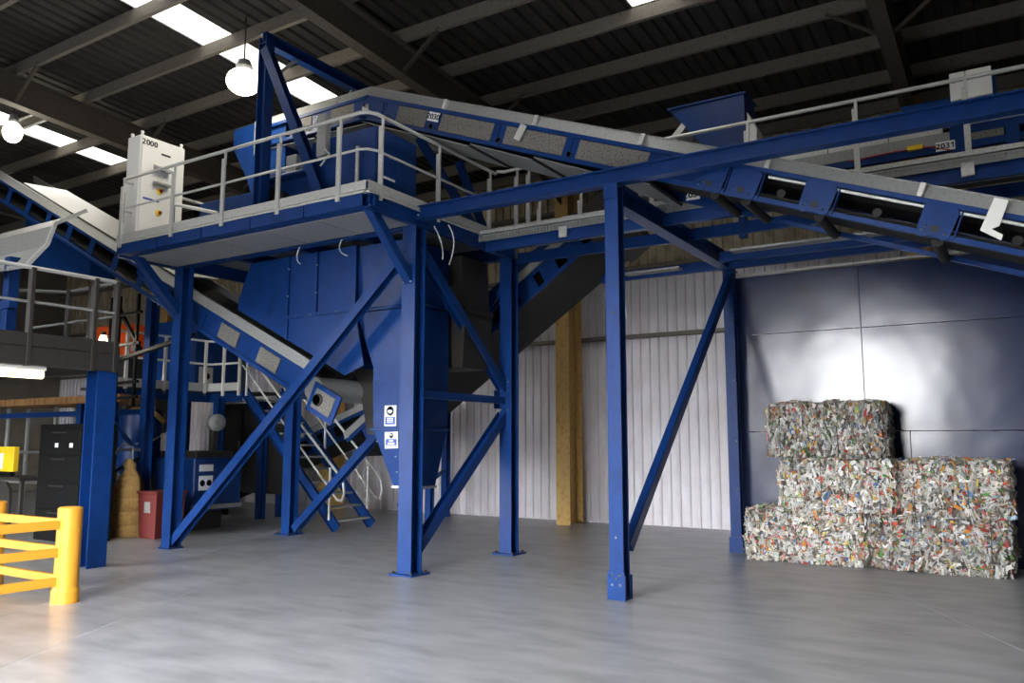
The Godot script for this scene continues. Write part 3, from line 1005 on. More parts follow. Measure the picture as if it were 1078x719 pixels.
# ---------------------------------------------------------------- hopper and spout under the deck
func build_hopper() -> void:
	var t := thing("hopper", "big dark blue panelled hopper hanging under the platform deck", "hopper", v3(-8.8, 2.6, -8.8))
	var s := mb()
	# panels of the front face, three bolted columns
	var zf := -8.22
	var cols := [-10.1, -9.0, -8.42, -7.68]
	for i in 3:
		s = mb()
		var a: float = cols[i] + 0.006
		var b: float = cols[i + 1] - 0.006
		var la := 3.5 - 0.485 * (a + 9.89)
		var lb := 3.5 - 0.485 * (b + 9.89)
		if i == 0:
			prism(s, pv([a + 0.25, 4.3, b, 4.3, b, lb, a, la, a, 3.75]), v3(0, 0, zf - 0.012), v3(1, 0, 0), v3(0, 1, 0), v3(0, 0, 0.012))
		else:
			prism(s, pv([a, 4.3, b, 4.3, b, 3.42, a, 3.42]), v3(0, 0, zf - 0.012), v3(1, 0, 0), v3(0, 1, 0), v3(0, 0, 0.012))
		part("panel", s, M.blue, t)
		# flange strips
		s = mb()
		bx(s, v3(b - 0.015, lb if i == 0 else 3.42, zf), v3(b + 0.03, 4.3, zf + 0.035), 0.003)
		part("flange", s, M.blue, t)
	s = mb()
	bx(s, v3(-9.0, 3.37, zf), v3(-7.68, 3.42, zf + 0.035), 0.003)
	part("flange", s, M.blue, t)
	s = mb()
	prism(s, pv([-9.0, 3.37, -7.68, 3.37, -7.5, 2.62, -7.85, 2.5, -9.0, 3.07]), v3(0, 0, zf - 0.012), v3(1, 0, 0), v3(0, 1, 0), v3(0, 0, 0.012))
	part("panel", s, M.blue, t)
	# the other sides
	s = mb()
	bx(s, v3(-9.9, 3.5, -9.7), v3(-7.68, 4.3, -9.688), 0.002)
	bx(s, v3(-7.692, 2.6, -9.7), v3(-7.68, 4.3, zf - 0.012), 0.002)
	part("side_panel", s, M.blue, t)
	bolts(t, [v3(-8.96, 4.1, zf + 0.035), v3(-8.96, 3.7, zf + 0.035), v3(-8.39, 4.1, zf + 0.035), v3(-8.39, 3.7, zf + 0.035), v3(-8.8, 3.395, zf + 0.035), v3(-8.5, 3.395, zf + 0.035), v3(-8.0, 3.395, zf + 0.035)], v3(0, 0, 1), 0.009)
	# discharge spout
	var d := thing("discharge_spout", "tall tapering bright blue spout with two safety signs behind the braced leg", "chute", v3(-6.95, 1.0, -8.6))
	s = mb()
	loft(s, [ring4(-7.65, -6.75, 4.28, -8.24, -9.1), ring4(-7.72, -6.62, 3.42, -8.3, -8.95)])
	part("inlet", s, M.blue, d)
	s = mb()
	loft(s, [ring4(-7.72, -6.6, 3.36, -8.3, -8.92), ring4(-7.4, -6.58, 2.6, -8.3, -8.9), ring4(-7.38, -6.58, 1.76, -8.3, -8.88)])
	part("body", s, M.blue, d)
	s = mb()
	loft(s, [ring4(-7.38, -6.58, 1.75, -8.3, -8.88), ring4(-7.08, -6.62, 1.02, -8.38, -8.68)])
	part("taper", s, M.blue, d)
	for y in [3.39, 1.755]:
		s = mb()
		var xa := -7.76 if y > 3 else -7.41
		bx(s, v3(xa, y - 0.02, -8.98 if y > 3 else -8.91), v3(-6.55, y + 0.02, -8.27), 0.004)
		part("flange", s, M.blue, d)
	s = mb()
	bx(s, v3(-7.1, 0.99, -8.7), v3(-6.6, 1.02, -8.36), 0.003)
	part("lip", s, M.galvanised, d)
	bolts(d, [v3(-7.3, 1.6, -8.298), v3(-7.3, 2.0, -8.298), v3(-7.3, 2.4, -8.298), v3(-7.0, 1.4, -8.33), v3(-6.85, 1.4, -8.33), v3(-7.0, 1.2, -8.36), v3(-6.85, 1.2, -8.36)], v3(0, 0, 1), 0.01)
	# signs: blue mandatory symbols over blue text panels
	for k in 2:
		var w := 0.2 if k == 0 else 0.225
		var h := 0.27 if k == 0 else 0.215
		var c := v3(-7.08, 1.935, -8.294) if k == 0 else v3(-7.06, 1.615, -8.3)
		s = mb()
		box(s, c, v3(w, h, 0.006), Basis(v3(0, 0, 1), 0.0 if k == 0 else 0.03), 0.002)
		var sg := part("safety_sign", s, M.sign_white, d, "white and blue safety sign showing a face with ear defenders" if k == 0 else "white and blue safety sign with a small symbol over three lines")
		s = mb()
		if k == 0:
			lathe(s, c + v3(0, 0.062, 0.003), v3(0, 0, 1), [[0.0, 0.003], [0.06, 0.003], [0.062, 0.0]], 20)
			bx(s, c + v3(-0.085, -0.115, 0.003), c + v3(0.085, -0.015, 0.006), 0.001)
		else:
			lathe(s, c + v3(0, 0.06, 0.003), v3(0, 0, 1), [[0.0, 0.003], [0.034, 0.003], [0.036, 0.0]], 16)
			bx(s, c + v3(-0.095, -0.095, 0.003), c + v3(0.095, 0.015, 0.006), 0.001)
		part("symbol_field", s, M.sign_blue, sg)
		s = mb()
		if k == 0:
			bx(s, c + v3(-0.036, 0.048, 0.006), c + v3(0.036, 0.076, 0.009), 0.004)
			bx(s, c + v3(-0.018, 0.03, 0.006), c + v3(0.018, 0.05, 0.009), 0.004)
		else:
			bx(s, c + v3(-0.022, 0.06, 0.006), c + v3(0.022, 0.076, 0.009), 0.003)
		part("symbol", s, M.sign_white, sg)
		s = mb()
		var rows := [-0.035, -0.06, -0.085] if k == 0 else [-0.008, -0.042, -0.077]
		for i in 3:
			var ww: float = [0.05, 0.055, 0.05][i] if k == 0 else [0.032, 0.058, 0.08][i]
			bx(s, c + v3(-ww, rows[i] - (0.007 if k == 0 else 0.01), 0.006), c + v3(ww, rows[i] + (0.007 if k == 0 else 0.01), 0.008), 0.001)
		part("text_lines", s, M.sign_white, sg)
	# dusty transfer casing seen between spout and leg
	var e := thing("transfer_casing", "dusty dark sheet metal casing behind the blue spout", "casing", v3(-7.2, 2.6, -9.5))
	s = mb()
	loft(s, [ring4(-7.6, -6.55, 4.2, -9.15, -9.8), ring4(-7.4, -6.45, 3.5, -9.05, -9.7), ring4(-7.35, -6.4, 3.3, -9.02, -9.7), ring4(-7.3, -6.42, 2.6, -9.0, -9.6)])
	part("body", s, M.dark_steel, e)
	s = mb()
	bx(s, v3(-7.4, 3.36, -9.72), v3(-6.38, 3.44, -9.0), 0.01)
	part("rubber_seal", s, M.rubber, e)
	s = mb()
	loft(s, [ring4(-8.5, -7.45, 2.75, -9.0, -9.8), ring4(-8.3, -7.45, 2.45, -9.0, -9.8), ring4(-8.2, -7.45, 1.7, -9.1, -9.7)])
	part("lower_body", s, M.dark_steel, e)

# ---------------------------------------------------------------- things on the platform
func build_on_platform() -> void:
	# control cabinet
	var t := thing("control_cabinet", "tall white electrical control cabinet standing on the platform corner", "cabinet", v3(-11.0, 4.53, -7.5))
	var s := mb()
	bx(s, v3(-11.4, 4.55, -7.85), v3(-11.07, 6.24, -7.08), 0.012)
	part("body", s, M.white, t)
	s = mb()
	bx(s, v3(-11.07, 4.6, -7.83), v3(-11.045, 6.22, -7.1), 0.006)
	var dr := part("door", s, M.white, t)
	s = mb()
	prism(s, pv([-11.045, 5.82, -10.9, 5.74, -10.9, 5.71, -11.045, 5.74]), v3(0, 0, -7.56), v3(1, 0, 0), v3(0, 1, 0), v3(0, 0, 0.26))
	prism(s, pv([-11.045, 5.56, -10.93, 5.53, -10.93, 5.5, -11.045, 5.5]), v3(0, 0, -7.56), v3(1, 0, 0), v3(0, 1, 0), v3(0, 0, 0.26))
	part("fan_hood", s, M.galvanised_dull, dr)
	for y in [5.42, 5.08]:
		s = mb()
		lathe(s, v3(-11.045, y, -7.42), v3(1, 0, 0), [[0.0, 0.04], [0.03, 0.04], [0.045, 0.02], [0.05, 0.0]], 14)
		part("rotary_switch", s, M.bright_yellow, dr, "yellow rotary switch")
		s = mb()
		lathe(s, v3(-11.005, y, -7.42), v3(1, 0, 0), [[0.0, 0.03], [0.016, 0.03], [0.018, 0.0]], 10)
		part("switch_knob", s, M.red, dr)
	for p in [v3(-11.35, 6.24, -7.12), v3(-11.1, 6.24, -7.12), v3(-11.1, 6.24, -7.8), v3(-11.35, 6.24, -7.8)]:
		s = mb()
		lathe(s, p, Vector3.UP, [[0.02, 0.0], [0.02, 0.03], [0.028, 0.045], [0.02, 0.065], [0.0, 0.07]], 10)
		part("lifting_eye", s, M.white, t)
	lettering("2000", dr, v3(-11.042, 6.13, -7.22), 0.09, Basis(v3(0, 0, -1), v3(0, 1, 0), v3(1, 0, 0)), M.ink)
	s = mb()
	bx(s, v3(-11.045, 6.0, -7.58), v3(-11.042, 6.03, -7.42), 0.001)
	part("door_label", s, M.ink, dr)
	s = mb()
	bx(s, v3(-11.045, 5.24, -7.42), v3(-11.042, 5.27, -7.15), 0.001)
	part("door_label", s, M.sign_blue, dr)
	# machine behind the rail
	var m := thing("screening_machine", "blue boxed machine with dark belt ends standing on the platform", "machine", v3(-7.7, 4.53, -7.7))
	s = mb()
	bx(s, v3(-7.6, 4.56, -8.05), v3(-6.5, 5.46, -7.25), 0.012)
	part("side_casing", s, M.blue, m)
	s = mb()
	bx(s, v3(-8.95, 4.56, -8.05), v3(-7.62, 5.3, -7.5), 0.012)
	part("drive_casing", s, M.blue, m)
	s = mb()
	bx(s, v3(-10.3, 4.56, -8.05), v3(-9.0, 5.15, -7.6), 0.012)
	part("tail_casing", s, M.blue, m)
	s = mb()
	tube(s, [v3(-8.6, 4.95, -7.52), v3(-8.6, 4.95, -7.3)], 0.14, 16)
	part("pulley", s, M.rubber, m)
	s = mb()
	tube(s, [v3(-8.3, 4.85, -7.52), v3(-8.3, 4.85, -7.34)], 0.1, 16)
	part("pulley", s, M.rubber, m)
	s = mb()
	bx(s, v3(-8.75, 5.12, -7.48), v3(-7.75, 5.16, -7.3), 0.01)
	part("guard", s, M.blue, m)
	s = mb()
	bx(s, v3(-8.2, 5.16, -7.46), v3(-8.0, 5.42, -7.36), 0.01)
	part("junction_box", s, M.galvanised_dull, m)
	s = mb()
	bx(s, v3(-7.42, 5.2, -7.25), v3(-7.26, 5.75, -7.15), 0.01)
	part("junction_box", s, M.galvanised_dull, m)
	s = mb()
	tube(s, [v3(-7.3, 5.3, -7.17), v3(-7.15, 5.18, -7.12), v3(-7.3, 5.05, -7.12)], 0.012)
	part("cable", s, M.cable, m)
	pipe(m, "vent_pipe", [v3(-6.75, 4.6, -7.2), v3(-6.75, 5.22, -7.2)], 0.025, M.galvanised)
	s = mb()
	bx(s, v3(-6.5, 4.83, -7.62), v3(-6.496, 4.86, -7.4), 0.001)
	part("maker_strip", s, M.sign_white, m)
	s = mb()
	lathe(s, v3(-10.35, 5.05, -7.7), v3(0, 0, 1), [[0.0, 0.1], [0.1, 0.1], [0.12, 0.06], [0.12, 0.0]], 14)
	part("motor", s, M.blue, m)
	pipe(m, "guard_rail", [v3(-10.35, 5.05, -7.15), v3(-9.3, 4.75, -7.15)], 0.025, M.white)
	pipe(m, "guard_rail", [v3(-10.28, 5.02, -7.15), v3(-10.28, 4.6, -7.15)], 0.02, M.blue)
	# lifting gantry
	var g := thing("lifting_gantry", "blue post and arm frame rising above the platform handrail", "frame", v3(-8.5, 4.53, -7.2))
	var y1 := 7.12
	bar(g, "post", v3(-8.5, 4.53, -7.22), v3(-8.5, y1, -7.22), isec(0.15, 0.15), M.blue, v3(1, 0, 0))
	bar(g, "brace", v3(-8.48, 6.95, -7.2), v3(-7.25, 4.6, -7.15), csec(0.13, 0.12), M.blue, v3(0, 0, 1))
	bar(g, "arm", v3(-8.5, y1 - 0.02, -7.15), v3(-8.5, y1 - 0.02, -9.9), isec(0.13, 0.16), M.blue)
	bar(g, "post", v3(-8.5, 4.53, -9.85), v3(-8.5, y1 - 0.1, -9.85), isec(0.15, 0.15), M.blue, v3(1, 0, 0))
	bar(g, "corner_brace", v3(-8.5, 6.55, -7.3), v3(-8.5, 7.02, -7.75), rect(0.04, 0.04), M.galvanised, v3(1, 0, 0))
	bar(g, "hook_bar", v3(-8.5, 6.5, -8.6), v3(-8.5, 7.0, -8.9), rect(0.03, 0.03), M.galvanised, v3(1, 0, 0))

# ---------------------------------------------------------------- generic conveyor made of rails, plates and belt
func ladder_conveyor(t: Node3D, p0: Vector3, p1: Vector3, width: float, deep: float, step: float, rail_m: Material, solid_from: float, pan := false) -> void:
	var len := (p1 - p0).length()
	var U := (p1 - p0) / len
	var V := v3(-U.y, U.x, 0)
	if V.y < 0:
		V = -V
	for zz in [0.0, -width]:
		var sg := 1.0 if zz == 0.0 else -1.0
		var s := mb()
		prism(s, pv([0.0, 0.0, 0.012, 0.0, 0.012 + 0.04 * sg, -0.13, 0.04 * sg, -0.13]), p0 + v3(0, 0, zz), v3(0, 0, 1), V, U * len)
		prism(s, pv([-0.03, 0.0, 0.02, 0.0, 0.02, 0.012, -0.03, 0.012]), p0 + v3(0, 0, zz), v3(0, 0, 1), V, U * len)
		part("skirt_board", s, M.galvanised_dull, t)
		bar(t, "side_rail", p0 + V * -0.16 + v3(0, 0, zz), p1 + V * -0.16 + v3(0, 0, zz), rect(0.05, 0.06), rail_m, V)
		bar(t, "side_rail", p0 + V * -deep + v3(0, 0, zz), p1 + V * -deep + v3(0, 0, zz), rect(0.06, 0.06), rail_m, V)
		var a := step * 0.4
		while a < len:
			s = mb()
			var w := 0.16 if a < solid_from else 0.34
			prism(s, pv([a, -deep, a + w, -deep, a + w, -0.16, a, -0.16]), p0 + v3(0, 0, zz - 0.006), U, V, v3(0, 0, 0.014))
			part("side_plate", s, rail_m, t)
			a += step
	var s2 := mb()
	prism(s2, pv([-width + 0.05, -0.1, -width * 0.75, -0.2, -width * 0.25, -0.2, -0.05, -0.1, -0.05, -0.112, -width * 0.25, -0.212, -width * 0.75, -0.212, -width + 0.05, -0.112]), p0, v3(0, 0, 1), V, U * len)
	part("belt", s2, M.rubber, t)
	s2 = mb()
	prism(s2, pv([-width + 0.06, -deep + 0.06, -0.06, -deep + 0.06, -0.06, -deep + 0.05, -width + 0.06, -deep + 0.05]), p0, v3(0, 0, 1), V, U * len)
	part("return_belt", s2, M.rubber, t)
	if pan:
		s2 = mb()
		prism(s2, pv([-width, -deep - 0.03, 0.0, -deep - 0.03, 0.0, -deep - 0.04, -width, -deep - 0.04]), p0, v3(0, 0, 1), V, U * len)
		part("belly_pan", s2, M.rubber, t)

func build_left_conveyor() -> void:
	var t := thing("feed_conveyor", "ladder sided blue conveyor sloping down from the roof under the platform", "conveyor", v3(-12, 3, -8.6))
	var p0 := v3(-18.2, 7.42, -8.2)
	var p1 := v3(-8.35, 2.66, -8.2)
	ladder_conveyor(t, p0, p1, 0.95, 0.5, 0.85, M.blue, 7.6)
	var U := (p1 - p0).normalized()
	var V := v3(-U.y, U.x, 0)
	# grey inspection windows near the lower end
	for a in [8.75, 9.75]:
		var s := mb()
		prism(s, pv([a, -0.44, a + 0.48, -0.44, a + 0.48, -0.2, a, -0.2]), p0 + v3(0, 0, 0.01), U, V, v3(0, 0, 0.012))
		part("window_mesh", s, M.mesh_panel, t, "grey dusty mesh window")
	var s := mb()
	prism(s, pv([7.6, -0.5, 10.9, -0.5, 10.9, -0.16, 7.6, -0.16]), p0 + v3(0, 0, -0.012), U, V, v3(0, 0, 0.012))
	part("side_cover", s, M.blue, t)
	# white sheet cover leaning over the belt
	s = mb()
	prism(s, pv([-0.06, 0.03, -0.9, 0.1, -0.9, 0.115, -0.06, 0.045]), p0 + U * 1.55, v3(0, 0, 1), V, U * 5.6)
	part("cover_sheet", s, M.white, t, "bright white sheet cover over the belt")
	# tail drum with its guard
	s = mb()
	tube(s, [p1 + V * -0.32 + U * 0.1 + v3(0, 0, 0.02), p1 + V * -0.32 + U * 0.1 + v3(0, 0, -0.97)], 0.17, 18)
	part("tail_drum", s, M.galvanised_dull, t)
	s = mb()
	var g := p1 + U * 0.12 + V * -0.62
	prism(s, pv([0, 0, 0.55, 0, 0.55, 0.42, 0, 0.42]), g + v3(0, 0, 0.02), U, V, v3(0, 0, 0.03))
	var gd := part("tail_guard", s, M.blue, t)
	s = mb()
	prism(s, pv([0.08, 0.08, 0.47, 0.08, 0.47, 0.36, 0.08, 0.36]), g + v3(0, 0, 0.05), U, V, v3(0, 0, 0.012))
	part("guard_mesh", s, M.mesh_panel, gd)
	s = mb()
	lathe(s, g + U * 0.18 + V * 0.22 + v3(0, 0, 0.06), v3(0, 0, 1), [[0.0, 0.04], [0.07, 0.04], [0.09, 0.02], [0.09, 0.0]], 14)
	part("bearing", s, M.dark_steel, gd)

func build_rear_conveyor() -> void:
	var t := thing("rising_conveyor", "steep dark bellied conveyor climbing behind the legs towards the walkway", "conveyor", v3(-8, 2, -11.2))
	var sl := 0.679
	var p0 := v3(-10.1, 2.68 + sl * (-2.2) + 0.55, -10.6)
	var p1 := v3(-5.45, 2.68 + sl * 2.45 + 0.55, -10.6)
	ladder_conveyor(t, p0, p1, 1.22, 0.44, 0.95, M.blue, 0.0, true)
	var U := (p1 - p0).normalized()
	var V := v3(-U.y, U.x, 0)
	for a in [2.95, 4.15, 4.65]:
		var s := mb()
		prism(s, pv([a, -0.47, a + 0.3, -0.47, a + 0.34, -0.16, a + 0.04, -0.16]), p0 + v3(0, 0, 0.03), U, V, v3(0, 0, 0.014))
		part("idler_bracket", s, M.blue, t)
	bar(t, "truss_rail", p0 + U * 0.6 + V * 0.12 + v3(0, 0, -0.1), p1 + V * 0.12 + v3(0, 0, -0.1), rect(0.06, 0.12), M.blue, V)
	# legs behind
	bar(t, "leg", v3(-10.55, 0.0, -14.2), v3(-10.55, 2.6, -14.2), isec(0.14, 0.14), M.blue, v3(0, 0, 1))
	bar(t, "leg_brace", v3(-10.55, 1.0, -14.2), v3(-10.5, 0.35, -12.6), rect(0.07, 0.07), M.blue)
	bar(t, "leg_brace", v3(-10.55, 1.9, -14.2), v3(-10.4, 1.4, -11.9), rect(0.07, 0.07), M.blue)
	bar(t, "leg", v3(-9.2, 0.0, -11.9), v3(-9.2, 1.5, -11.9), isec(0.12, 0.12), M.blue, v3(0, 0, 1))
	# end box at the top
	var s := mb()
	prism(s, pv([0, -0.55, 0.5, -0.55, 0.5, 0.1, 0, 0.1]), p1 + v3(0, 0, -1.25), U, V, v3(0, 0, 1.27))
	part("head_box", s, M.dark_steel, t)
	# low conveyor behind the stair
	var l := thing("low_conveyor", "low dark conveyor rising behind the steel stair", "conveyor", v3(-13.5, 0, -12.7))
	ladder_conveyor(l, v3(-17.0, 0.45, -12.3), v3(-10.6, 2.55, -12.3), 0.9, 0.5, 1.1, M.blue, 0.0, true)
	for x in [-13.57, -15.4]:
		bar(l, "leg", v3(x, 0.0, -12.35), v3(x, 1.0 if x > -14 else 0.4, -12.35), isec(0.14, 0.14), M.blue, v3(0, 0, 1))

# ---------------------------------------------------------------- machines beyond the walkway
func build_right_machines() -> void:
	var t := thing("infeed_hopper", "plain blue steel hopper box standing beyond the walkway handrail", "hopper", v3(-3.3, 4.47, -10.6))
	var s := mb()
	prism(s, pv([-3.9, 6.2, -2.86, 6.2, -2.86, 5.2, -3.15, 5.2]), v3(0, 0, -10.9), v3(1, 0, 0), v3(0, 1, 0), v3(0, 0, 0.5))
	part("body", s, M.blue, t)
	s = mb()
	bx(s, v3(-3.93, 6.19, -10.93), v3(-2.83, 6.215, -10.37), 0.004)
	part("rim", s, M.blue, t)
	s = mb()
	prism(s, pv([-4.05, 5.65, -3.72, 5.98, -3.66, 5.92, -3.98, 5.58]), v3(0, 0, -10.8), v3(1, 0, 0), v3(0, 1, 0), v3(0, 0, 0.4))
	part("side_chute", s, M.galvanised, t)
	s = mb()
	prism(s, pv([-2.84, 5.95, -2.72, 5.7, -2.74, 5.4, -2.84, 5.4]), v3(0, 0, -10.75), v3(1, 0, 0), v3(0, 1, 0), v3(0, 0, 0.3))
	part("torn_sleeve", s, M.film, t)
	bar(t, "stand", v3(-3.0, 4.3, -10.65), v3(-3.0, 5.3, -10.65), rect(0.1, 0.1), M.blue, v3(0, 0, 1))
	# flat sorting conveyor
	var c := thing("sorting_conveyor", "level conveyor with pale grey side sheets beyond the walkway", "conveyor", v3(0.5, 4.3, -10.7))
	for i in 4:
		s = mb()
		var x0: float = [-2.6, -1.85, -1.15, -0.95][i]
		var x1: float = [-1.86, -1.16, -0.57, -0.57][i]
		if i == 3:
			break
		bx(s, v3(x0, 5.2, -10.5), v3(x1, 5.5, -10.485), 0.003)
		part("side_sheet", s, M.galvanised, c)
	bar(c, "side_rail", v3(-2.6, 5.12, -10.47), v3(-0.5, 5.12, -10.47), rect(0.05, 0.14), M.galvanised_dull)
	bar(c, "side_rail", v3(-2.3, 5.0, -10.46), v3(5.0, 5.0, -10.46), rect(0.05, 0.09), M.blue)
	bar(c, "side_rail", v3(-0.5, 5.18, -10.46), v3(5.0, 5.18, -10.46), rect(0.05, 0.1), M.blue)
	bar(c, "skirt_board", v3(-0.5, 5.28, -10.46), v3(5.0, 5.28, -10.46), rect(0.04, 0.09), M.galvanised)
	s = mb()
	bx(s, v3(-2.6, 5.24, -11.4), v3(5.0, 5.26, -10.5), 0.003)
	part("belt", s, M.rubber, c)
	s = mb()
	bx(s, v3(-2.3, 4.75, -11.4), v3(5.0, 4.95, -10.55), 0.01)
	part("underframe", s, M.dark_steel, c)
	for x in [-0.42, 0.12, 1.4]:
		s = mb()
		bx(s, v3(x - 0.07, 4.9, -10.46), v3(x + 0.07, 5.6 if x < 0 else 5.2, -10.43), 0.004)
		part("post", s, M.blue, c)
	s = mb()
	bx(s, v3(-0.32, 4.98, -10.45), v3(0.04, 5.14, -10.44), 0.003)
	part("window_mesh", s, M.mesh_panel, c)
	s = mb()
	tube(s, [v3(0.24, 5.05, -10.42), v3(0.6, 5.06, -10.42)], 0.06, 12)
	part("roller", s, M.rubber, c)
	for x in [-2.0, 0.9, 3.2]:
		bar(c, "leg", v3(x, 4.27, -10.6), v3(x, 4.8, -10.6), rect(0.08, 0.08), M.blue, v3(0, 0, 1))
	label_plate(c, "2031", v3(-0.55, 5.02, -10.42), 0.2, 0.11, Basis(v3(0, 1, 0), 0.0))
	s = mb()
	tube(s, [v3(-1.6, 5.03, -10.42), v3(-1.1, 5.05, -10.41), v3(-0.72, 5.04, -10.42), v3(-0.5, 4.96, -10.42)], 0.008)
	part("pull_cord", s, M.red, c)
	s = mb()
	bx(s, v3(-0.95, 5.03, -10.44), v3(-0.78, 5.085, -10.39), 0.008)
	part("pull_switch", s, M.bright_yellow, c, "yellow pull cord switch")
	s = mb()
	bx(s, v3(-1.0, 5.5, -10.6), v3(-0.5, 5.62, -10.5), 0.004)
	part("cover", s, M.blue, c)
	# control box on its stand
	var b := thing("control_box", "small cream control box on a blue bracket above the conveyor beam", "box", v3(-0.2, 5.3, -10.4))
	s = mb()
	bx(s, v3(-0.46, 5.5, -10.45), v3(-0.3, 5.83, -10.3), 0.006)
	bx(s, v3(-0.295, 5.5, -10.45), v3(-0.04, 5.83, -10.3), 0.006)
	part("door", s, M.white, b)
	s = mb()
	bx(s, v3(-0.47, 5.3, -10.55), v3(-0.0, 5.85, -10.46), 0.006)
	part("back_plate", s, M.blue, b)
	s = mb()
	lathe(s, v3(-0.42, 5.72, -10.3), v3(0, 0, 1), [[0.0, 0.012], [0.012, 0.01], [0.014, 0.0]], 10)
	part("lock", s, M.ink, b)
	s = mb()
	bx(s, v3(-0.45, 5.28, -10.42), v3(-0.02, 5.45, -10.32), 0.006)
	part("terminal_box", s, M.dull_red, b)
	for i in 4:
		s = mb()
		bx(s, v3(-0.36 + i * 0.07, 5.31, -10.32), v3(-0.33 + i * 0.07, 5.35, -10.3), 0.003)
		part("gland", s, M.bolt, b)
	# torn plastic hanging from the cable tray
	s = mb()
	for i in 7:
		var a := i * 0.9
		var p := v3(-5.25 + 0.03 * sin(a * 3.0), 4.12, -11.55 + 0.03 * cos(a * 2.0))
		var e := p + v3(0.09 * sin(a * 2.1), -0.55 - 0.12 * cos(a), 0.07 * cos(a * 1.7))
		var mid := (p + e) * 0.5 + v3(0.03 * cos(a), 0, 0.04)
		prism(s, pv([0, 0, 0.05, 0.0, 0.06, 0.004, 0, 0.004]), p, v3(1, 0, 0.3).normalized(), v3(-0.3, 0, 1).normalized(), mid - p)
		prism(s, pv([0, 0, 0.05, 0.0, 0.06, 0.004, 0, 0.004]), mid, v3(1, 0, 0.3).normalized(), v3(-0.3, 0, 1).normalized(), e - mid)
	solo("plastic_tangle", s, M.film, "tangle of torn clear plastic film hanging below the walkway", "film")

# ---------------------------------------------------------------- stair
func build_stairs() -> void:
	var t := thing("steel_stair", "steep blue steel stair with galvanised tube handrails under the platform", "stair", v3(-11.7, 0, -11.3))
	var a := v3(-10.45, 0.05, 0)
	var b := v3(-13.05, 2.62, 0)
	for z in [-10.84, -11.76]:
		bar(t, "stringer", a + v3(0, 0, z), b + v3(0, 0, z), csec(0.06, 0.2), M.blue, v3(1, 1, 0))
	for i in 11:
		var f := (i + 0.6) / 11.5
		var p := a.lerp(b, f)
		var s := mb()
		bx(s, v3(p.x - 0.12, p.y - 0.02, -11.74), v3(p.x + 0.12, p.y + 0.015, -10.86), 0.004)
		part("tread", s, M.galvanised_dull, t)
	for z in [-10.8, -11.8]:
		var h := 0.92
		pipe(t, "handrail", [b + v3(-0.1, h, z), a + v3(0.1, h + 0.0, z), a + v3(0.18, h - 0.12, z), a + v3(0.2, h - 0.3, z), a + v3(0.15, h - 0.42, z), a + v3(0.02, h - 0.4, z)], 0.024, M.galvanised)
		pipe(t, "knee_rail", [b + v3(0, 0.48, z), a + v3(0.05, 0.5, z)], 0.018, M.galvanised)
		for f in [0.06, 0.5, 0.95]:
			var p := a.lerp(b, f)
			pipe(t, "rail_post", [p + v3(0, 0, z), p + v3(0, h, z)], 0.022, M.galvanised)

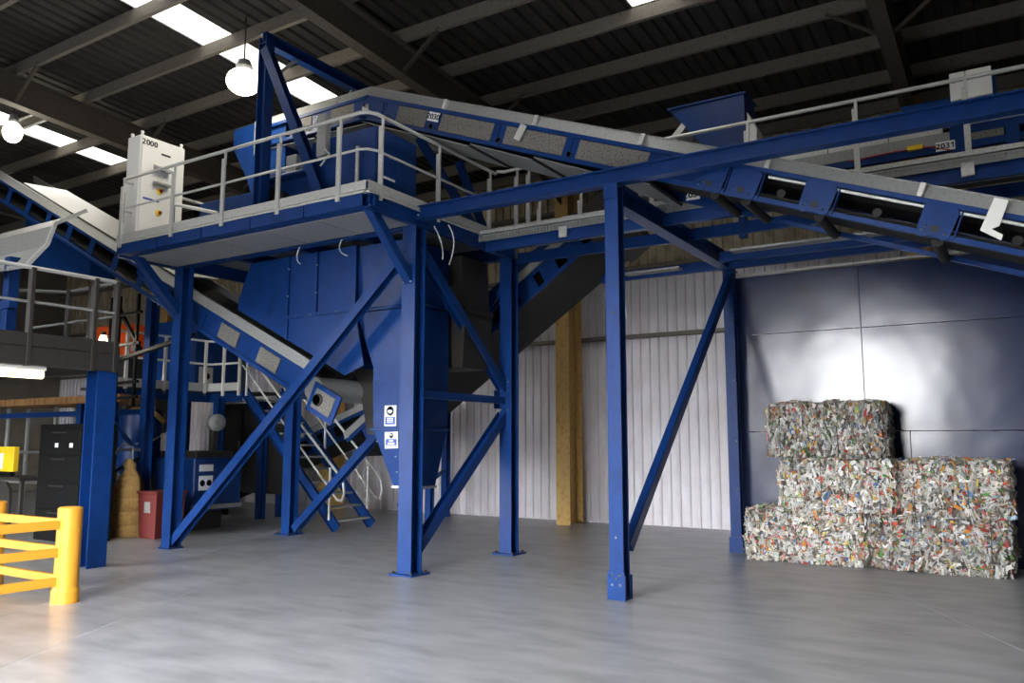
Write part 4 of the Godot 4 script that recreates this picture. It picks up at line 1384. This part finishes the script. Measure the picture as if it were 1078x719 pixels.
# ---------------------------------------------------------------- platform at the side with its chute
func build_left_platform() -> void:
	var t := thing("side_platform", "dim side platform on a stout blue leg with railings and lit underside", "platform", v3(-11.5, 0, -5))
	column(t, -10.25, -6.2, 0, 2.52, 0.26, v3(1, 0, 0), 0)
	column(t, -14.5, -6.2, 0, 2.52, 0.2, v3(1, 0, 0), 0.3)
	bar(t, "beam", v3(-10.12, 2.62, -2.5), v3(-10.12, 2.62, -6.32), csec(0.1, 0.22), M.dark_steel)
	bar(t, "beam", v3(-16.0, 2.6, -6.25), v3(-10.08, 2.6, -6.25), isec(0.12, 0.2), M.dark_steel)
	bar(t, "beam", v3(-16.0, 2.6, -3.0), v3(-10.15, 2.6, -3.0), isec(0.12, 0.2), M.dark_steel)
	bar(t, "beam", v3(-16.0, 2.6, -4.6), v3(-10.15, 2.6, -4.6), isec(0.12, 0.2), M.dark_steel)
	for i in 6:
		var s := mb()
		bx(s, v3(-16.0 + i * 0.98, 2.72, -6.3), v3(-15.03 + i * 0.98, 2.75, -2.5), 0.004)
		part("deck_panel", s, M.dark_steel, t)
	bar(t, "toe_board", v3(-10.08, 2.82, -2.5), v3(-10.08, 2.82, -6.3), csec(0.03, 0.16, 0.006), M.dark_steel)
	var yt := 3.7
	pipe(t, "handrail", [v3(-10.1, yt, -2.5), v3(-10.1, yt, -6.2), v3(-10.14, yt - 0.02, -6.28), v3(-10.2, yt - 0.08, -6.32)], 0.026, M.galvanised)
	pipe(t, "knee_rail", [v3(-10.1, 3.28, -2.5), v3(-10.1, 3.28, -6.25)], 0.018, M.galvanised_dull)
	for z in [-5.15, -5.95, -6.25, -4.2]:
		bar(t, "rail_post", v3(-10.1, 2.5, z), v3(-10.1, yt, z), rect(0.09, 0.05), M.dark_steel, v3(0, 0, 1))
	# far side rail
	pipe(t, "handrail", [v3(-11.9, 3.72, -5.9), v3(-11.4, 3.7, -6.3), v3(-10.2, 3.72, -6.3)], 0.022, M.galvanised_dull)
	pipe(t, "knee_rail", [v3(-12.4, 3.25, -6.28), v3(-10.2, 3.25, -6.28)], 0.018, M.galvanised_dull)
	for x in [-12.3, -11.3, -10.75]:
		bar(t, "rail_post", v3(x, 2.7, -6.28), v3(x, 3.72, -6.28), rect(0.07, 0.05), M.dark_steel, v3(0, 0, 1))
	# blue post and beam lit by the lamp
	bar(t, "machine_post", v3(-10.9, 2.75, -5.3), v3(-10.9, 3.95, -5.3), rect(0.14, 0.14), M.blue, v3(0, 0, 1))
	bar(t, "machine_beam", v3(-13.0, 3.2, -5.25), v3(-10.7, 3.32, -5.25), rect(0.1, 0.1), M.blue)
	bar(t, "machine_post", v3(-11.05, 3.3, -5.15), v3(-11.05, 3.85, -5.15), rect(0.07, 0.07), M.white, v3(0, 0, 1))
	# chute above
	var c := thing("sheet_chute", "folded grey galvanised sheet chute over the side platform", "chute", v3(-12, 3.7, -5.5))
	var s := mb()
	sheet(s, [Vector2(-5.92, 4.62), Vector2(-5.55, 4.36), Vector2(-5.48, 4.08), Vector2(-5.24, 3.76), Vector2(-5.0, 3.68)], 0.012, v3(-14.5, 0, 0), v3(0, 0, 1), v3(0, 1, 0), v3(4.1, 0, 0))
	part("trough", s, M.galvanised_dull, c)
	s = mb()
	sheet(s, [Vector2(-5.94, 4.63), Vector2(-5.55, 4.37), Vector2(-5.47, 4.08), Vector2(-5.23, 3.75), Vector2(-5.0, 3.67)], 0.05, v3(-10.4, 0, 0), v3(0, 0, 1), v3(0, 1, 0), v3(0.03, 0, 0))
	part("edge_strip", s, M.galvanised, c)
	var h := thing("transfer_hopper", "dark navy sheet hopper slung under the ladder sided conveyor", "hopper", v3(-16, 4.6, -8.7))
	s = mb()
	prism(s, pv([-14.76, 5.2, -14.72, 4.66, -15.6, 4.8, -17.2, 5.15, -17.2, 6.35]), v3(0, 0, -9.05), v3(1, 0, 0), v3(0, 1, 0), v3(0, 0, 0.5))
	part("body", s, M.blue, h)

# ---------------------------------------------------------------- what stands further off at that side
func build_left_background() -> void:
	# raised walkway with white rails
	var t := thing("raised_walkway", "raised walkway with cream rails and toe boards behind the stair", "walkway", v3(-14.4, 0, -10.5))
	for i in 4:
		var s := mb()
		bx(s, v3(-15.0, 2.55, -9.3 - i * 0.65), v3(-13.98, 2.6, -8.66 - i * 0.65), 0.004)
		part("deck_panel", s, M.dark_steel, t)
	var s := mb()
	bx(s, v3(-15.0, 2.55, -11.85), v3(-13.05, 2.6, -11.27), 0.004)
	part("landing", s, M.dark_steel, t)
	bar(t, "toe_board", v3(-13.96, 2.68, -8.6), v3(-13.96, 2.68, -10.7), csec(0.03, 0.16, 0.006), M.galvanised)
	bar(t, "toe_board", v3(-13.96, 2.68, -10.72), v3(-13.1, 2.68, -10.78), csec(0.03, 0.16, 0.006), M.galvanised)
	bar(t, "edge_beam", v3(-13.98, 2.47, -8.6), v3(-13.98, 2.47, -10.75), csec(0.08, 0.18), M.blue)
	bar(t, "edge_beam", v3(-13.98, 2.47, -10.8), v3(-13.05, 2.47, -10.84), csec(0.08, 0.18), M.blue)
	for y in [3.15, 3.62]:
		pipe(t, "handrail", [v3(-13.96, y, -8.6), v3(-13.96, y, -10.65), v3(-13.9, y, -10.74), v3(-13.1, y, -10.8)], 0.022, M.white)
	for p in [[-13.96, -8.9], [-13.96, -9.7], [-13.96, -10.62], [-13.55, -10.74], [-13.12, -10.78]]:
		bar(t, "rail_post", v3(p[0], 2.5, p[1]), v3(p[0], 3.62, p[1]), rect(0.06, 0.04), M.white, v3(1, 0, 0))
	for p in [[-13.98, -8.7], [-13.6, -10.7], [-13.55, -11.8], [-14.95, -11.8], [-14.95, -8.7]]:
		bar(t, "leg", v3(p[0], 0.0, p[1]), v3(p[0], 2.45, p[1]), isec(0.15, 0.15), M.blue, v3(0, 0, 1))
	# blue bin hopper with sloped corners
	var h := thing("storage_hopper", "bright blue faceted storage hopper behind the raised walkway", "hopper", v3(-16, 2.6, -11))
	s = mb()
	prism(s, pv([-15.3, -10.75, -15.0, -11.15, -15.0, -12.3, -15.3, -12.75, -16.4, -12.75, -16.4, -11.2, -16.1, -10.75]), v3(0, 2.6, 0), v3(1, 0, 0), v3(0, 0, 1), v3(0, 1.55, 0))
	part("body", s, M.blue, h)
	s = mb()
	bx(s, v3(-15.0, 2.78, -11.6), v3(-14.985, 3.2, -11.25), 0.004)
	var hd := part("hatch", s, M.galvanised, h)
	s = mb()
	lathe(s, v3(-14.985, 3.0, -11.42), v3(1, 0, 0), [[0.0, 0.05], [0.07, 0.05], [0.08, 0.0]], 12)
	part("dial", s, M.galvanised_dull, hd)
	for z in [-11.2, -12.1]:
		bar(h, "leg", v3(-15.3, 0, z), v3(-15.3, 2.6, z), rect(0.15, 0.15), M.blue, v3(0, 0, 1))
	# orange machines
	var o := thing("orange_machine", "orange machine cabinet with pale panel beyond the raised walkway", "machine", v3(-17.6, 0, -11.15), "orange machines")
	s = mb()
	bx(s, v3(-18.2, 3.5, -11.5), v3(-17.0, 4.25, -10.8), 0.02)
	part("body", s, M.orange, o)
	s = mb()
	bx(s, v3(-17.0, 3.62, -11.1), v3(-16.985, 3.85, -10.92), 0.004)
	part("pale_panel", s, M.white, o)
	s = mb()
	bx(s, v3(-18.1, 0.0, -11.4), v3(-17.1, 3.5, -10.9), 0.01)
	part("stand", s, M.dark_steel, o)
	var o2 := thing("orange_machine", "smaller orange machine cabinet beside the blue storage hopper", "machine", v3(-17.6, 0, -11.9), "orange machines")
	s = mb()
	bx(s, v3(-18.1, 3.5, -12.15), v3(-17.0, 4.22, -11.62), 0.02)
	part("body", s, M.orange, o2)
	s = mb()
	bx(s, v3(-18.0, 0.0, -12.1), v3(-17.1, 3.5, -11.68), 0.01)
	part("stand", s, M.dark_steel, o2)
	# blue cylinder vessel
	var v := thing("round_vessel", "dark blue upright cylindrical vessel with pale hose under the walkway", "vessel", v3(-14.55, 0, -9.75))
	s = mb()
	lathe(s, v3(-14.5, 0.9, -9.6), Vector3.UP, [[0.0, 0.0], [0.3, 0.0], [0.42, 0.3], [0.42, 1.2], [0.38, 1.3], [0.0, 1.3]], 24)
	part("body", s, M.blue, v)
	for a in 3:
		bar(v, "leg", v3(-14.5 + 0.3 * cos(a * 2.1), 0, -9.6 + 0.3 * sin(a * 2.1)), v3(-14.5 + 0.3 * cos(a * 2.1), 1.2, -9.6 + 0.3 * sin(a * 2.1)), rect(0.07, 0.07), M.blue, v3(1, 0, 0))
	s = mb()
	tube(s, [v3(-14.15, 1.55, -9.3), v3(-13.9, 1.6, -9.45), v3(-13.85, 1.8, -9.8)], 0.015)
	part("hose", s, M.cable, v)
	s = mb()
	tube(s, [v3(-14.7, 2.16, -9.45), v3(-14.4, 2.22, -9.45), v3(-14.1, 2.16, -9.6), v3(-13.95, 1.95, -9.75)], 0.05, 10)
	part("hose", s, M.sacking, v)
	# baling press base
	var b := thing("baling_press", "dark blue press body with notices and motor under the walkway", "machine", v3(-13.7, 0, -9.9))
	s = mb()
	bx(s, v3(-13.75, 0.35, -10.5), v3(-12.6, 1.3, -9.45), 0.02)
	part("body", s, M.blue, b)
	s = mb()
	bx(s, v3(-13.7, 1.3, -10.4), v3(-12.75, 1.42, -9.6), 0.01)
	part("lid", s, M.dark_steel, b)
	s = mb()
	bx(s, v3(-13.7, 1.42, -9.6), v3(-13.1, 1.75, -9.5), 0.01)
	part("pale_tray", s, M.galvanised_dull, b)
	for sx in [-13.4, -13.0]:
		s = mb()
		bx(s, v3(sx, 0.0, -10.3), v3(sx + 0.12, 0.35, -9.6), 0.006)
		part("foot", s, M.dark_steel, b)
	s = mb()
	bx(s, v3(-12.6, 0.72, -9.85), v3(-12.594, 0.98, -9.55), 0.001)
	var nt := part("notice", s, M.sign_white, b, "white notice with two round marks")
	for k in 2:
		s = mb()
		lathe(s, v3(-12.594, 0.85, -9.63 - k * 0.14), v3(1, 0, 0), [[0.0, 0.004], [0.055, 0.004], [0.058, 0.0]], 14)
		part("round_mark", s, M.sign_blue, nt)
	s = mb()
	bx(s, v3(-12.6, 1.06, -9.85), v3(-12.594, 1.18, -9.55), 0.001)
	part("notice", s, M.sign_white, b)
	bar(b, "skid", v3(-12.58, 0.42, -9.4), v3(-12.58, 0.42, -10.5), rect(0.03, 0.08), M.galvanised_dull)
	s = mb()
	lathe(s, v3(-12.9, 1.95, -10.1), v3(1, 0, 0.4), [[0.0, -0.2], [0.1, -0.2], [0.16, -0.12], [0.16, 0.1], [0.08, 0.14], [0.08, 0.22], [0.0, 0.22]], 14)
	part("motor", s, M.galvanised_dull, b)
	bar(b, "motor_stand", v3(-12.95, 1.42, -10.1), v3(-12.95, 1.85, -10.1), rect(0.12, 0.12), M.dark_steel, v3(0, 0, 1))
	# housing that closes the view under the walkway
	var q := thing("machine_housing", "dark steel machine housing with panel doors under the raised walkway", "machine", v3(-14, 0, -12.1))
	s = mb()
	bx(s, v3(-15.1, 0.5, -12.22), v3(-12.95, 2.42, -12.0), 0.015)
	part("body", s, M.dark_steel, q)
	for i in 3:
		s = mb()
		bx(s, v3(-15.05 + i * 0.7, 0.58, -12.0), v3(-14.4 + i * 0.7, 2.3, -11.97), 0.008)
		var pd := part("panel_door", s, M.dark_steel, q)
		s = mb()
		bx(s, v3(-14.5 + i * 0.7, 1.4, -11.97), v3(-14.46 + i * 0.7, 1.62, -11.94), 0.006)
		part("handle", s, M.galvanised_dull, pd)
	for x in [-15.0, -13.1]:
		bar(q, "leg", v3(x, 0, -12.1), v3(x, 0.5, -12.1), rect(0.1, 0.1), M.dark_steel, v3(0, 0, 1))
	# sack hung on a frame
	var k := thing("hanging_sack", "tan woven sack draped over a dark frame beside the red bin", "sack", v3(-13.1, 0, -8.5))
	s = mb()
	var rings := []
	var sy := [1.3, 1.22, 1.12, 1.0, 0.85, 0.65, 0.42, 0.2, 0.01]
	var sr := [0.05, 0.12, 0.1, 0.2, 0.26, 0.29, 0.31, 0.34, 0.36]
	for i in 9:
		var f := i / 8.0
		var ring := []
		for j in 16:
			var a := TAU * j / 16.0
			var fold := 1.0 + (0.1 + 0.16 * f) * sin(a * 4.0 + f * 1.6) + 0.06 * sin(a * 7.0 - f * 4.0)
			ring.append(v3(-13.02 + 0.06 * sin(f * 5.0) + sr[i] * fold * cos(a), sy[i], -8.45 + sr[i] * 0.75 * fold * sin(a)))
		rings.append(ring)
	for i in 8:
		for j in 16:
			var m := (j + 1) % 16
			var cc := v3(-13.0, rings[i][j].y, -8.45)
			smooth_quad(s, rings[i][j], rings[i][m], rings[i + 1][m], rings[i + 1][j], (rings[i][j] - cc).normalized(), (rings[i][m] - cc).normalized(), (rings[i + 1][m] - cc).normalized(), (rings[i + 1][j] - cc).normalized())
	for j in range(1, 15):
		tri(s, rings[0][0], rings[0][j], rings[0][j + 1], Vector3.UP)
	part("cloth", s, M.sacking, k)
	pipe(k, "frame_bar", [v3(-13.6, 1.3, -8.5), v3(-13.3, 1.55, -8.5), v3(-13.0, 1.5, -8.5), v3(-13.0, 1.2, -8.5)], 0.015, M.galvanised_dull)
	# red bin
	var rb := thing("red_bin", "faded red steel bin with pale stickers beside the blue leg", "bin", v3(-12.2, 0, -8.7))
	s = mb()
	loft(s, [ring4(-12.62, -12.2, 0.0, -8.45, -8.95), ring4(-12.66, -12.16, 0.74, -8.42, -8.98)])
	part("body", s, M.dull_red, rb)
	s = mb()
	bx(s, v3(-12.48, 0.42, -8.44), v3(-12.33, 0.6, -8.42), 0.002)
	part("sticker", s, M.galvanised_dull, rb)
	s = mb()
	bx(s, v3(-12.68, 0.73, -9.0), v3(-12.14, 0.77, -8.4), 0.015)
	part("lid", s, M.dull_red, rb)
	# black cabinet
	var c := thing("black_cabinet", "black steel tool cabinet with drawers behind the yellow barrier", "cabinet", v3(-13.3, 0, -7.7))
	s = mb()
	bx(s, v3(-13.95, 0.0, -7.95), v3(-12.62, 1.88, -7.42), 0.01)
	part("body", s, M.black, c)
	for i in 4:
		s = mb()
		bx(s, v3(-13.88, 0.12 + i * 0.43, -7.42), v3(-12.69, 0.5 + i * 0.43, -7.39), 0.008)
		var dw := part("drawer", s, M.black, c)
		s = mb()
		bx(s, v3(-13.5, 0.44 + i * 0.43, -7.39), v3(-13.08, 0.46 + i * 0.43, -7.37), 0.004)
		part("pull", s, M.dark_steel, dw)
	for x in [-13.4, -12.98]:
		s = mb()
		bx(s, v3(x, 1.5, -7.385), v3(x + 0.09, 1.57, -7.375), 0.002)
		part("label_card", s, M.sign_white, c)
	# bench
	var bn := thing("work_bench", "dark steel work bench with a draped cloth behind the barrier", "bench", v3(-15.8, 0, -7.9))
	s = mb()
	bx(s, v3(-17.2, 0.9, -8.4), v3(-15.05, 0.96, -7.7), 0.01)
	part("top", s, M.dark_steel, bn)
	for x in [-17.1, -15.15]:
		for z in [-8.3, -7.8]:
			bar(bn, "leg", v3(x, 0, z), v3(x, 0.9, z), rect(0.07, 0.07), M.dark_steel, v3(0, 0, 1))
	s = mb()
	prism(s, pv([-16.0, 0.1, -15.25, 0.1, -15.3, 0.75, -15.45, 0.88, -15.8, 0.9, -15.95, 0.7]), v3(0, 0, -7.72), v3(1, 0, 0), v3(0, 1, 0), v3(0, 0, 0.05))
	part("cloth", s, M.dark_steel, bn)
	# yellow panel on the bench
	s = mb()
	bx(s, v3(-17.0, 1.05, -7.95), v3(-15.6, 1.5, -7.85), 0.01)
	var yp := thing("yellow_panel", "bright yellow control panel with paper notice on the bench", "panel", v3(-16.2, 0.96, -7.9))
	part("body", s, M.bright_yellow, yp)
	s = mb()
	bx(s, v3(-16.4, 1.1, -7.85), v3(-15.95, 1.38, -7.845), 0.001)
	part("paper", s, M.sign_white, yp)
	s = mb()
	bx(s, v3(-17.0, 0.96, -7.95), v3(-15.7, 1.05, -7.86), 0.01)
	part("base", s, M.black, yp)
	# planks and beams under that deck
	for i in 3:
		s = mb()
		bx(s, v3(-18.0, 2.28 + i * 0.01, -9.3 + i * 0.26), v3(-13.6, 2.42 + i * 0.01, -9.1 + i * 0.26), 0.008)
		solo("timber_beam", s, M.timber, "brown timber beam under the side platform", "beam", "timber beams under the side platform")
	s = mb()
	beam(s, v3(-19.0, 2.12, -8.8), v3(-14.9, 2.12, -8.8), rect(0.1, 0.1))
	solo("blue_rail", s, M.blue, "bright blue rail below the brown timber beams", "rail")
	var pf := thing("storage_rack", "pale steel rack posts standing below the timber beams", "rack", v3(-16, 0, -9.2))
	for x in [-18.0, -16.2, -14.6]:
		for z in [-8.9, -9.3]:
			bar(pf, "post", v3(x, 0, z), v3(x, 2.28, z), rect(0.08, 0.05), M.galvanised_dull, v3(0, 0, 1))
	for y in [0.75, 1.35]:
		s = mb()
		bx(s, v3(-18.1, y, -9.32), v3(-14.5, y + 0.05, -8.88), 0.006)
		part("shelf", s, M.galvanised_dull, pf)
	# light mast / braced tower frame
	var w := thing("braced_tower", "slim dark braced tower frame carrying a bare lamp", "frame", v3(-13.4, 0, -8.9))
	bar(w, "post", v3(-13.4, 0.0, -9.0), v3(-13.4, 4.25, -9.0), isec(0.17, 0.17), M.blue, v3(0, 0, 1))
	for x in [-13.95, -13.7, -13.15]:
		bar(w, "mullion", v3(x, 2.2, -8.55), v3(x, 4.2, -8.55), rect(0.05, 0.05), M.black, v3(0, 0, 1))
	bar(w, "mullion", v3(-14.05, 0.4, -8.5), v3(-14.05, 2.6, -8.5), rect(0.05, 0.05), M.galvanised_dull, v3(0, 0, 1))
	for y in [2.35, 2.62, 3.3, 3.85]:
		bar(w, "crossbar", v3(-14.05, y, -8.55), v3(-13.05, y + 0.02, -8.55), rect(0.05, 0.05), M.black)
	bar(w, "brace", v3(-13.95, 2.15, -8.52), v3(-13.3, 1.5, -8.7), rect(0.06, 0.06), M.blue)
	bar(w, "brace", v3(-13.9, 4.1, -8.6), v3(-13.1, 3.2, -8.6), rect(0.06, 0.06), M.black)
	bar(w, "brace", v3(-14.0, 0.95, -8.6), v3(-13.4, 1.3, -8.9), rect(0.05, 0.05), M.black)
	bar(w, "crossbar", v3(-14.1, 1.45, -8.8), v3(-13.4, 1.45, -8.9), rect(0.05, 0.05), M.galvanised_dull)
	bar(w, "crossbar", v3(-14.0, 3.05, -8.7), v3(-10.9, 3.25, -8.05), rect(0.07, 0.07), M.black)

# ---------------------------------------------------------------- yellow barrier
func build_barrier() -> void:
	var t := thing("safety_barrier", "yellow tubular safety barrier with round posts and three rails", "barrier", v3(-8.9, 0, -4.7))
	for p in [[-8.24, -4.74], [-9.72, -4.74], [-8.24, -3.2]]:
		var s := mb()
		lathe(s, v3(p[0], 0, p[1]), Vector3.UP, [[0.13, 0.0], [0.13, 0.12], [0.115, 0.16], [0.115, 0.925], [0.1, 0.94], [0.0, 0.945]], 24)
		part("post", s, M.yellow, t)
	for y in [0.77, 0.5, 0.215]:
		bar(t, "rail", v3(-9.62, y, -4.74), v3(-8.33, y, -4.74), rect(0.05, 0.085), M.yellow)
		bar(t, "rail", v3(-8.24, y, -4.64), v3(-8.24, y, -3.3), rect(0.05, 0.085), M.yellow)

# ---------------------------------------------------------------- bales
func bale(at: Vector3, size: Vector3, label: String, seed_: int, dull: float, upright: float) -> void:
	var t := thing("pressed_bale", label, "bale", at, "pressed bales of drink cans and cartons")
	var r := RandomNumberGenerator.new()
	r.seed = seed_
	var nz := FastNoiseLite.new()
	nz.seed = seed_
	nz.frequency = 2.2
	# core with a lumpy skin
	var s := mb()
	var n := 14
	var faces := [[Vector3.RIGHT, Vector3.UP, Vector3.BACK], [Vector3.LEFT, Vector3.UP, Vector3.FORWARD], [Vector3.BACK, Vector3.UP, Vector3.LEFT], [Vector3.FORWARD, Vector3.UP, Vector3.RIGHT], [Vector3.UP, Vector3.RIGHT, Vector3.BACK]]
	var h := size * 0.5
	var c := at + v3(0, h.y, 0)
	var pt := func(f: Array, u: float, w: float) -> Vector3:
		var p: Vector3 = f[0] + f[1] * u + f[2] * w
		# rounded corners
		var q := Vector3(p.x * h.x, p.y * h.y, p.z * h.z)
		var corner: float = max(abs(p.x) + abs(p.y), max(abs(p.y) + abs(p.z), abs(p.x) + abs(p.z)))
		var pull := smoothstep(1.75, 2.0, corner) * 0.05
		q *= 1.0 - pull
		var k := nz.get_noise_3dv(c + q) * 0.07
		q += f[0] * 0.0 + q.normalized() * k
		if q.y < -h.y + 0.02:
			q.y = -h.y
		return c + q
	for f in faces:
		for i in n:
			for j in n:
				var u0 := -1.0 + 2.0 * i / n
				var u1 := -1.0 + 2.0 * (i + 1) / n
				var w0 := -1.0 + 2.0 * j / n
				var w1 := -1.0 + 2.0 * (j + 1) / n
				var g := r.randf_range(0.03, 0.1)
				quad(s, pt.call(f, u0, w0), pt.call(f, u1, w0), pt.call(f, u1, w1), pt.call(f, u0, w1), f[0], Color(g, g * 0.95, g * 0.85))
	part("core", s, M.bale, t)
	# crushed pieces standing out of every face
	var pal := [
		[0.62, 0.61, 0.58], [0.72, 0.72, 0.70], [0.5, 0.49, 0.46], [0.36, 0.34, 0.30], [0.22, 0.19, 0.15], [0.13, 0.11, 0.09], [0.66, 0.62, 0.52],
		[0.5, 0.07, 0.04], [0.62, 0.12, 0.05], [0.1, 0.3, 0.07], [0.2, 0.38, 0.12], [0.06, 0.16, 0.42], [0.3, 0.42, 0.55], [0.65, 0.28, 0.05], [0.62, 0.48, 0.1], [0.42, 0.3, 0.18], [0.55, 0.2, 0.22],
	]
	var wts := [20, 22, 12, 9, 8, 9, 9, 2.6, 2.2, 1.6, 2.2, 1.5, 2.4, 2.4, 2.0, 4, 2.4]
	var tot := 0.0
	for x in wts:
		tot += x
	s = mb()
	for f in faces:
		var fu: Vector3 = f[1]
		var fw: Vector3 = f[2]
		var hu: float = abs(fu.dot(size)) * 0.5
		var hw: float = abs(fw.dot(size)) * 0.5
		if f[0] == Vector3.FORWARD:
			continue
		var cnt := int(hu * hw * 4.0 * 1250.0)
		for i in cnt:
			var u := r.randf_range(-0.99, 0.99)
			var w := r.randf_range(-0.99, 0.99)
			var p: Vector3 = pt.call(f, u, w)
			var pick := r.randf() * tot
			var ci := 0
			while pick > wts[ci]:
				pick -= wts[ci]
				ci += 1
			var b: float = r.randf_range(0.85, 1.25) * lerpf(1.0, 0.4, dull * r.randf())
			var k := Color(min(pal[ci][0] * b, 0.84), min(pal[ci][1] * b, 0.84), min(pal[ci][2] * b, 0.84))
			var ang := r.randf_range(-0.5, 0.5) if r.randf() < upright else r.randf_range(-PI, PI)
			var d1: Vector3 = (fu * cos(ang) + fw * sin(ang))
			var d2: Vector3 = (fw * cos(ang) - fu * sin(ang))
			var tilt := r.randf_range(-1.2, 1.2)
			d2 = (d2 * cos(tilt) + f[0] * sin(tilt)).normalized()
			d1 = (d1 + f[0] * r.randf_range(-0.45, 0.45)).normalized()
			var L := r.randf_range(0.018, 0.055) if r.randf() < 0.88 else r.randf_range(0.055, 0.1)
			var Wd := r.randf_range(0.008, 0.03)
			var up: Vector3 = f[0]
			var o := p + up * r.randf_range(0.0, 0.03)
			# crumpled leaf: three cross rows with a fold
			var rows := []
			for q in 3:
				var fq := q - 1.0
				var kink := up * r.randf_range(-0.012, 0.018)
				rows.append([o + d1 * L * fq - d2 * Wd * r.randf_range(0.6, 1.2) + up * r.randf_range(-0.01, 0.008), o + d1 * L * fq * 0.95 + kink, o + d1 * L * fq + d2 * Wd * r.randf_range(0.6, 1.2) + up * r.randf_range(-0.01, 0.008)])
			for q in 2:
				for e in 2:
					var A: Vector3 = rows[q][e]
					var B: Vector3 = rows[q][e + 1]
					var C2: Vector3 = rows[q + 1][e + 1]
					var D: Vector3 = rows[q + 1][e]
					for vtx in [A, B, C2, D]:
						if vtx.y < at.y + 0.002:
							pass
					var lift := Vector3.ZERO
					var lo: float = min(min(A.y, B.y), min(C2.y, D.y))
					if lo < at.y + 0.003:
						lift = Vector3(0, at.y + 0.003 - lo, 0)
					quad(s, A + lift, B + lift, C2 + lift, D + lift, up, k)
	var cr := part("crushed_packaging", s, M.bale, t)
	cr.set_meta("kind", "stuff")
	# binding wires
	for i in 4:
		var xw := at.x - h.x + size.x * (i + 0.5) / 4.0
		s = mb()
		tube(s, [v3(xw, at.y + 0.01, at.z + h.z + 0.035), v3(xw, at.y + size.y + 0.03, at.z + h.z + 0.03), v3(xw, at.y + size.y + 0.035, at.z - h.z)], 0.0035, 5)
		part("binding_wire", s, M.dark_steel, t)

func build_bales() -> void:
	bale(v3(-2.53, 0, -11.74), v3(1.52, 0.67, 0.86), "bottom bale with pale crushed packaging at the column end of the stack", 11, 0.1, 0.3)
	bale(v3(-0.95, 0, -11.74), v3(1.48, 0.66, 0.86), "bottom bale with dirtier packaging at the far end from the column", 12, 1.0, 0.3)
	bale(v3(-2.11, 0.68, -11.74), v3(1.4, 0.67, 0.84), "middle layer bale directly under the single top bale", 13, 0.0, 0.4)
	bale(v3(-0.75, 0.67, -11.74), v3(1.17, 0.66, 0.84), "middle layer bale with nothing stacked on it", 14, 0.5, 0.3)
	bale(v3(-2.24, 1.38, -11.74), v3(1.46, 0.71, 0.82), "single top bale of upright crushed cans crowning the stack", 15, 1.0, 0.85)

# ---------------------------------------------------------------- lamps
func lamp_light(at: Vector3, energy: float, size: float, col: Color) -> void:
	var l := OmniLight3D.new()
	l.name = "lamp_light"
	add_child(l, true)
	l.position = at
	l.light_energy = energy
	l.light_size = size
	l.light_color = col
	l.omni_range = 40.0
	l.omni_attenuation = 2.0
	l.shadow_enabled = true

func build_lamps() -> void:
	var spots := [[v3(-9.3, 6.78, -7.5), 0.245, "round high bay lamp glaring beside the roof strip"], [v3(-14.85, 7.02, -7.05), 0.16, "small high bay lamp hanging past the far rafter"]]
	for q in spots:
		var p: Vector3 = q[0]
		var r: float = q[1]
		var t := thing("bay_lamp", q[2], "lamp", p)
		var s := mb()
		lathe(s, p, Vector3.UP, [[r * 0.45, 0.2], [r * 0.5, 0.24], [r * 0.35, 0.34], [0.0, 0.36]], 20)
		part("shade", s, M.galvanised_dull, t)
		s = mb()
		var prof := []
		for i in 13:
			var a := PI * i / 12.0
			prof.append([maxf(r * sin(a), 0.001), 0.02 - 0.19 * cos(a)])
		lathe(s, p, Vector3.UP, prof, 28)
		part("bulb", s, M.lamp_glow, t)  # glare around the lamp modelled as part of this widened globe
		pipe(t, "hanger", [p + v3(0, 0.35, 0), p + v3(0, roof_y(p.z) - p.y, 0)], 0.012, M.dark_steel)
		lamp_light(p + v3(0, -0.26, 0), 1.6, 0.2, Color(1.0, 0.96, 0.88))
	for k in 2:
		var ps := mb()
		var zq := -7.5 - k * 0.25
		tube(ps, [v3(-15.9, roof_y(zq) - 0.3, zq), v3(-14.1, roof_y(zq) - 0.3, zq)], 0.02)
		solo("roof_conduit", ps, M.galvanised, "thin pale conduit pipe under the roof, %s the small high bay lamp" % ["the one beside", "the one further from"][k], "pipe", "roof conduits")
	# fluorescent batten under the side platform
	var t := thing("tube_lamp", "warm glowing tube lamp under the side platform edge", "lamp", v3(-10.2, 2.48, -4.7))
	var s := mb()
	bx(s, v3(-10.26, 2.46, -5.42), v3(-10.14, 2.51, -3.8), 0.008)
	part("batten", s, M.white, t)
	s = mb()
	tube(s, [v3(-10.2, 2.41, -5.4), v3(-10.2, 2.41, -3.82)], 0.05, 14)
	part("tube", s, M.tube_glow, t)
	var al := AreaLight3D.new()
	al.name = "tube_light"
	add_child(al, true)
	al.area_size = Vector2(0.07, 1.4)
	al.area_normalize_energy = true
	al.light_energy = 0.8
	al.light_color = Color(1.0, 0.88, 0.66)
	al.shadow_enabled = true
	al.area_range = 40.0
	al.rotation = v3(-PI / 2, 0, 0)
	al.position = v3(-10.2, 2.35, -4.6)
	# bare bulb on the tower
	var b := thing("bare_lamp", "bare white lamp glowing on the braced tower", "lamp", v3(-13.95, 3.35, -8.45))
	s = mb()
	lathe(s, v3(-13.95, 3.3, -8.42), Vector3.UP, [[0.0, 0.0], [0.06, 0.03], [0.075, 0.1], [0.05, 0.19], [0.0, 0.2]], 16)
	part("bulb", s, M.lamp_glow, b)
	s = mb()
	lathe(s, v3(-13.95, 3.5, -8.42), Vector3.UP, [[0.04, 0.0], [0.04, 0.06], [0.0, 0.07]], 12)
	part("holder", s, M.black, b)
	lamp_light(v3(-13.95, 3.38, -8.28), 0.6, 0.06, Color(1.0, 0.95, 0.85))
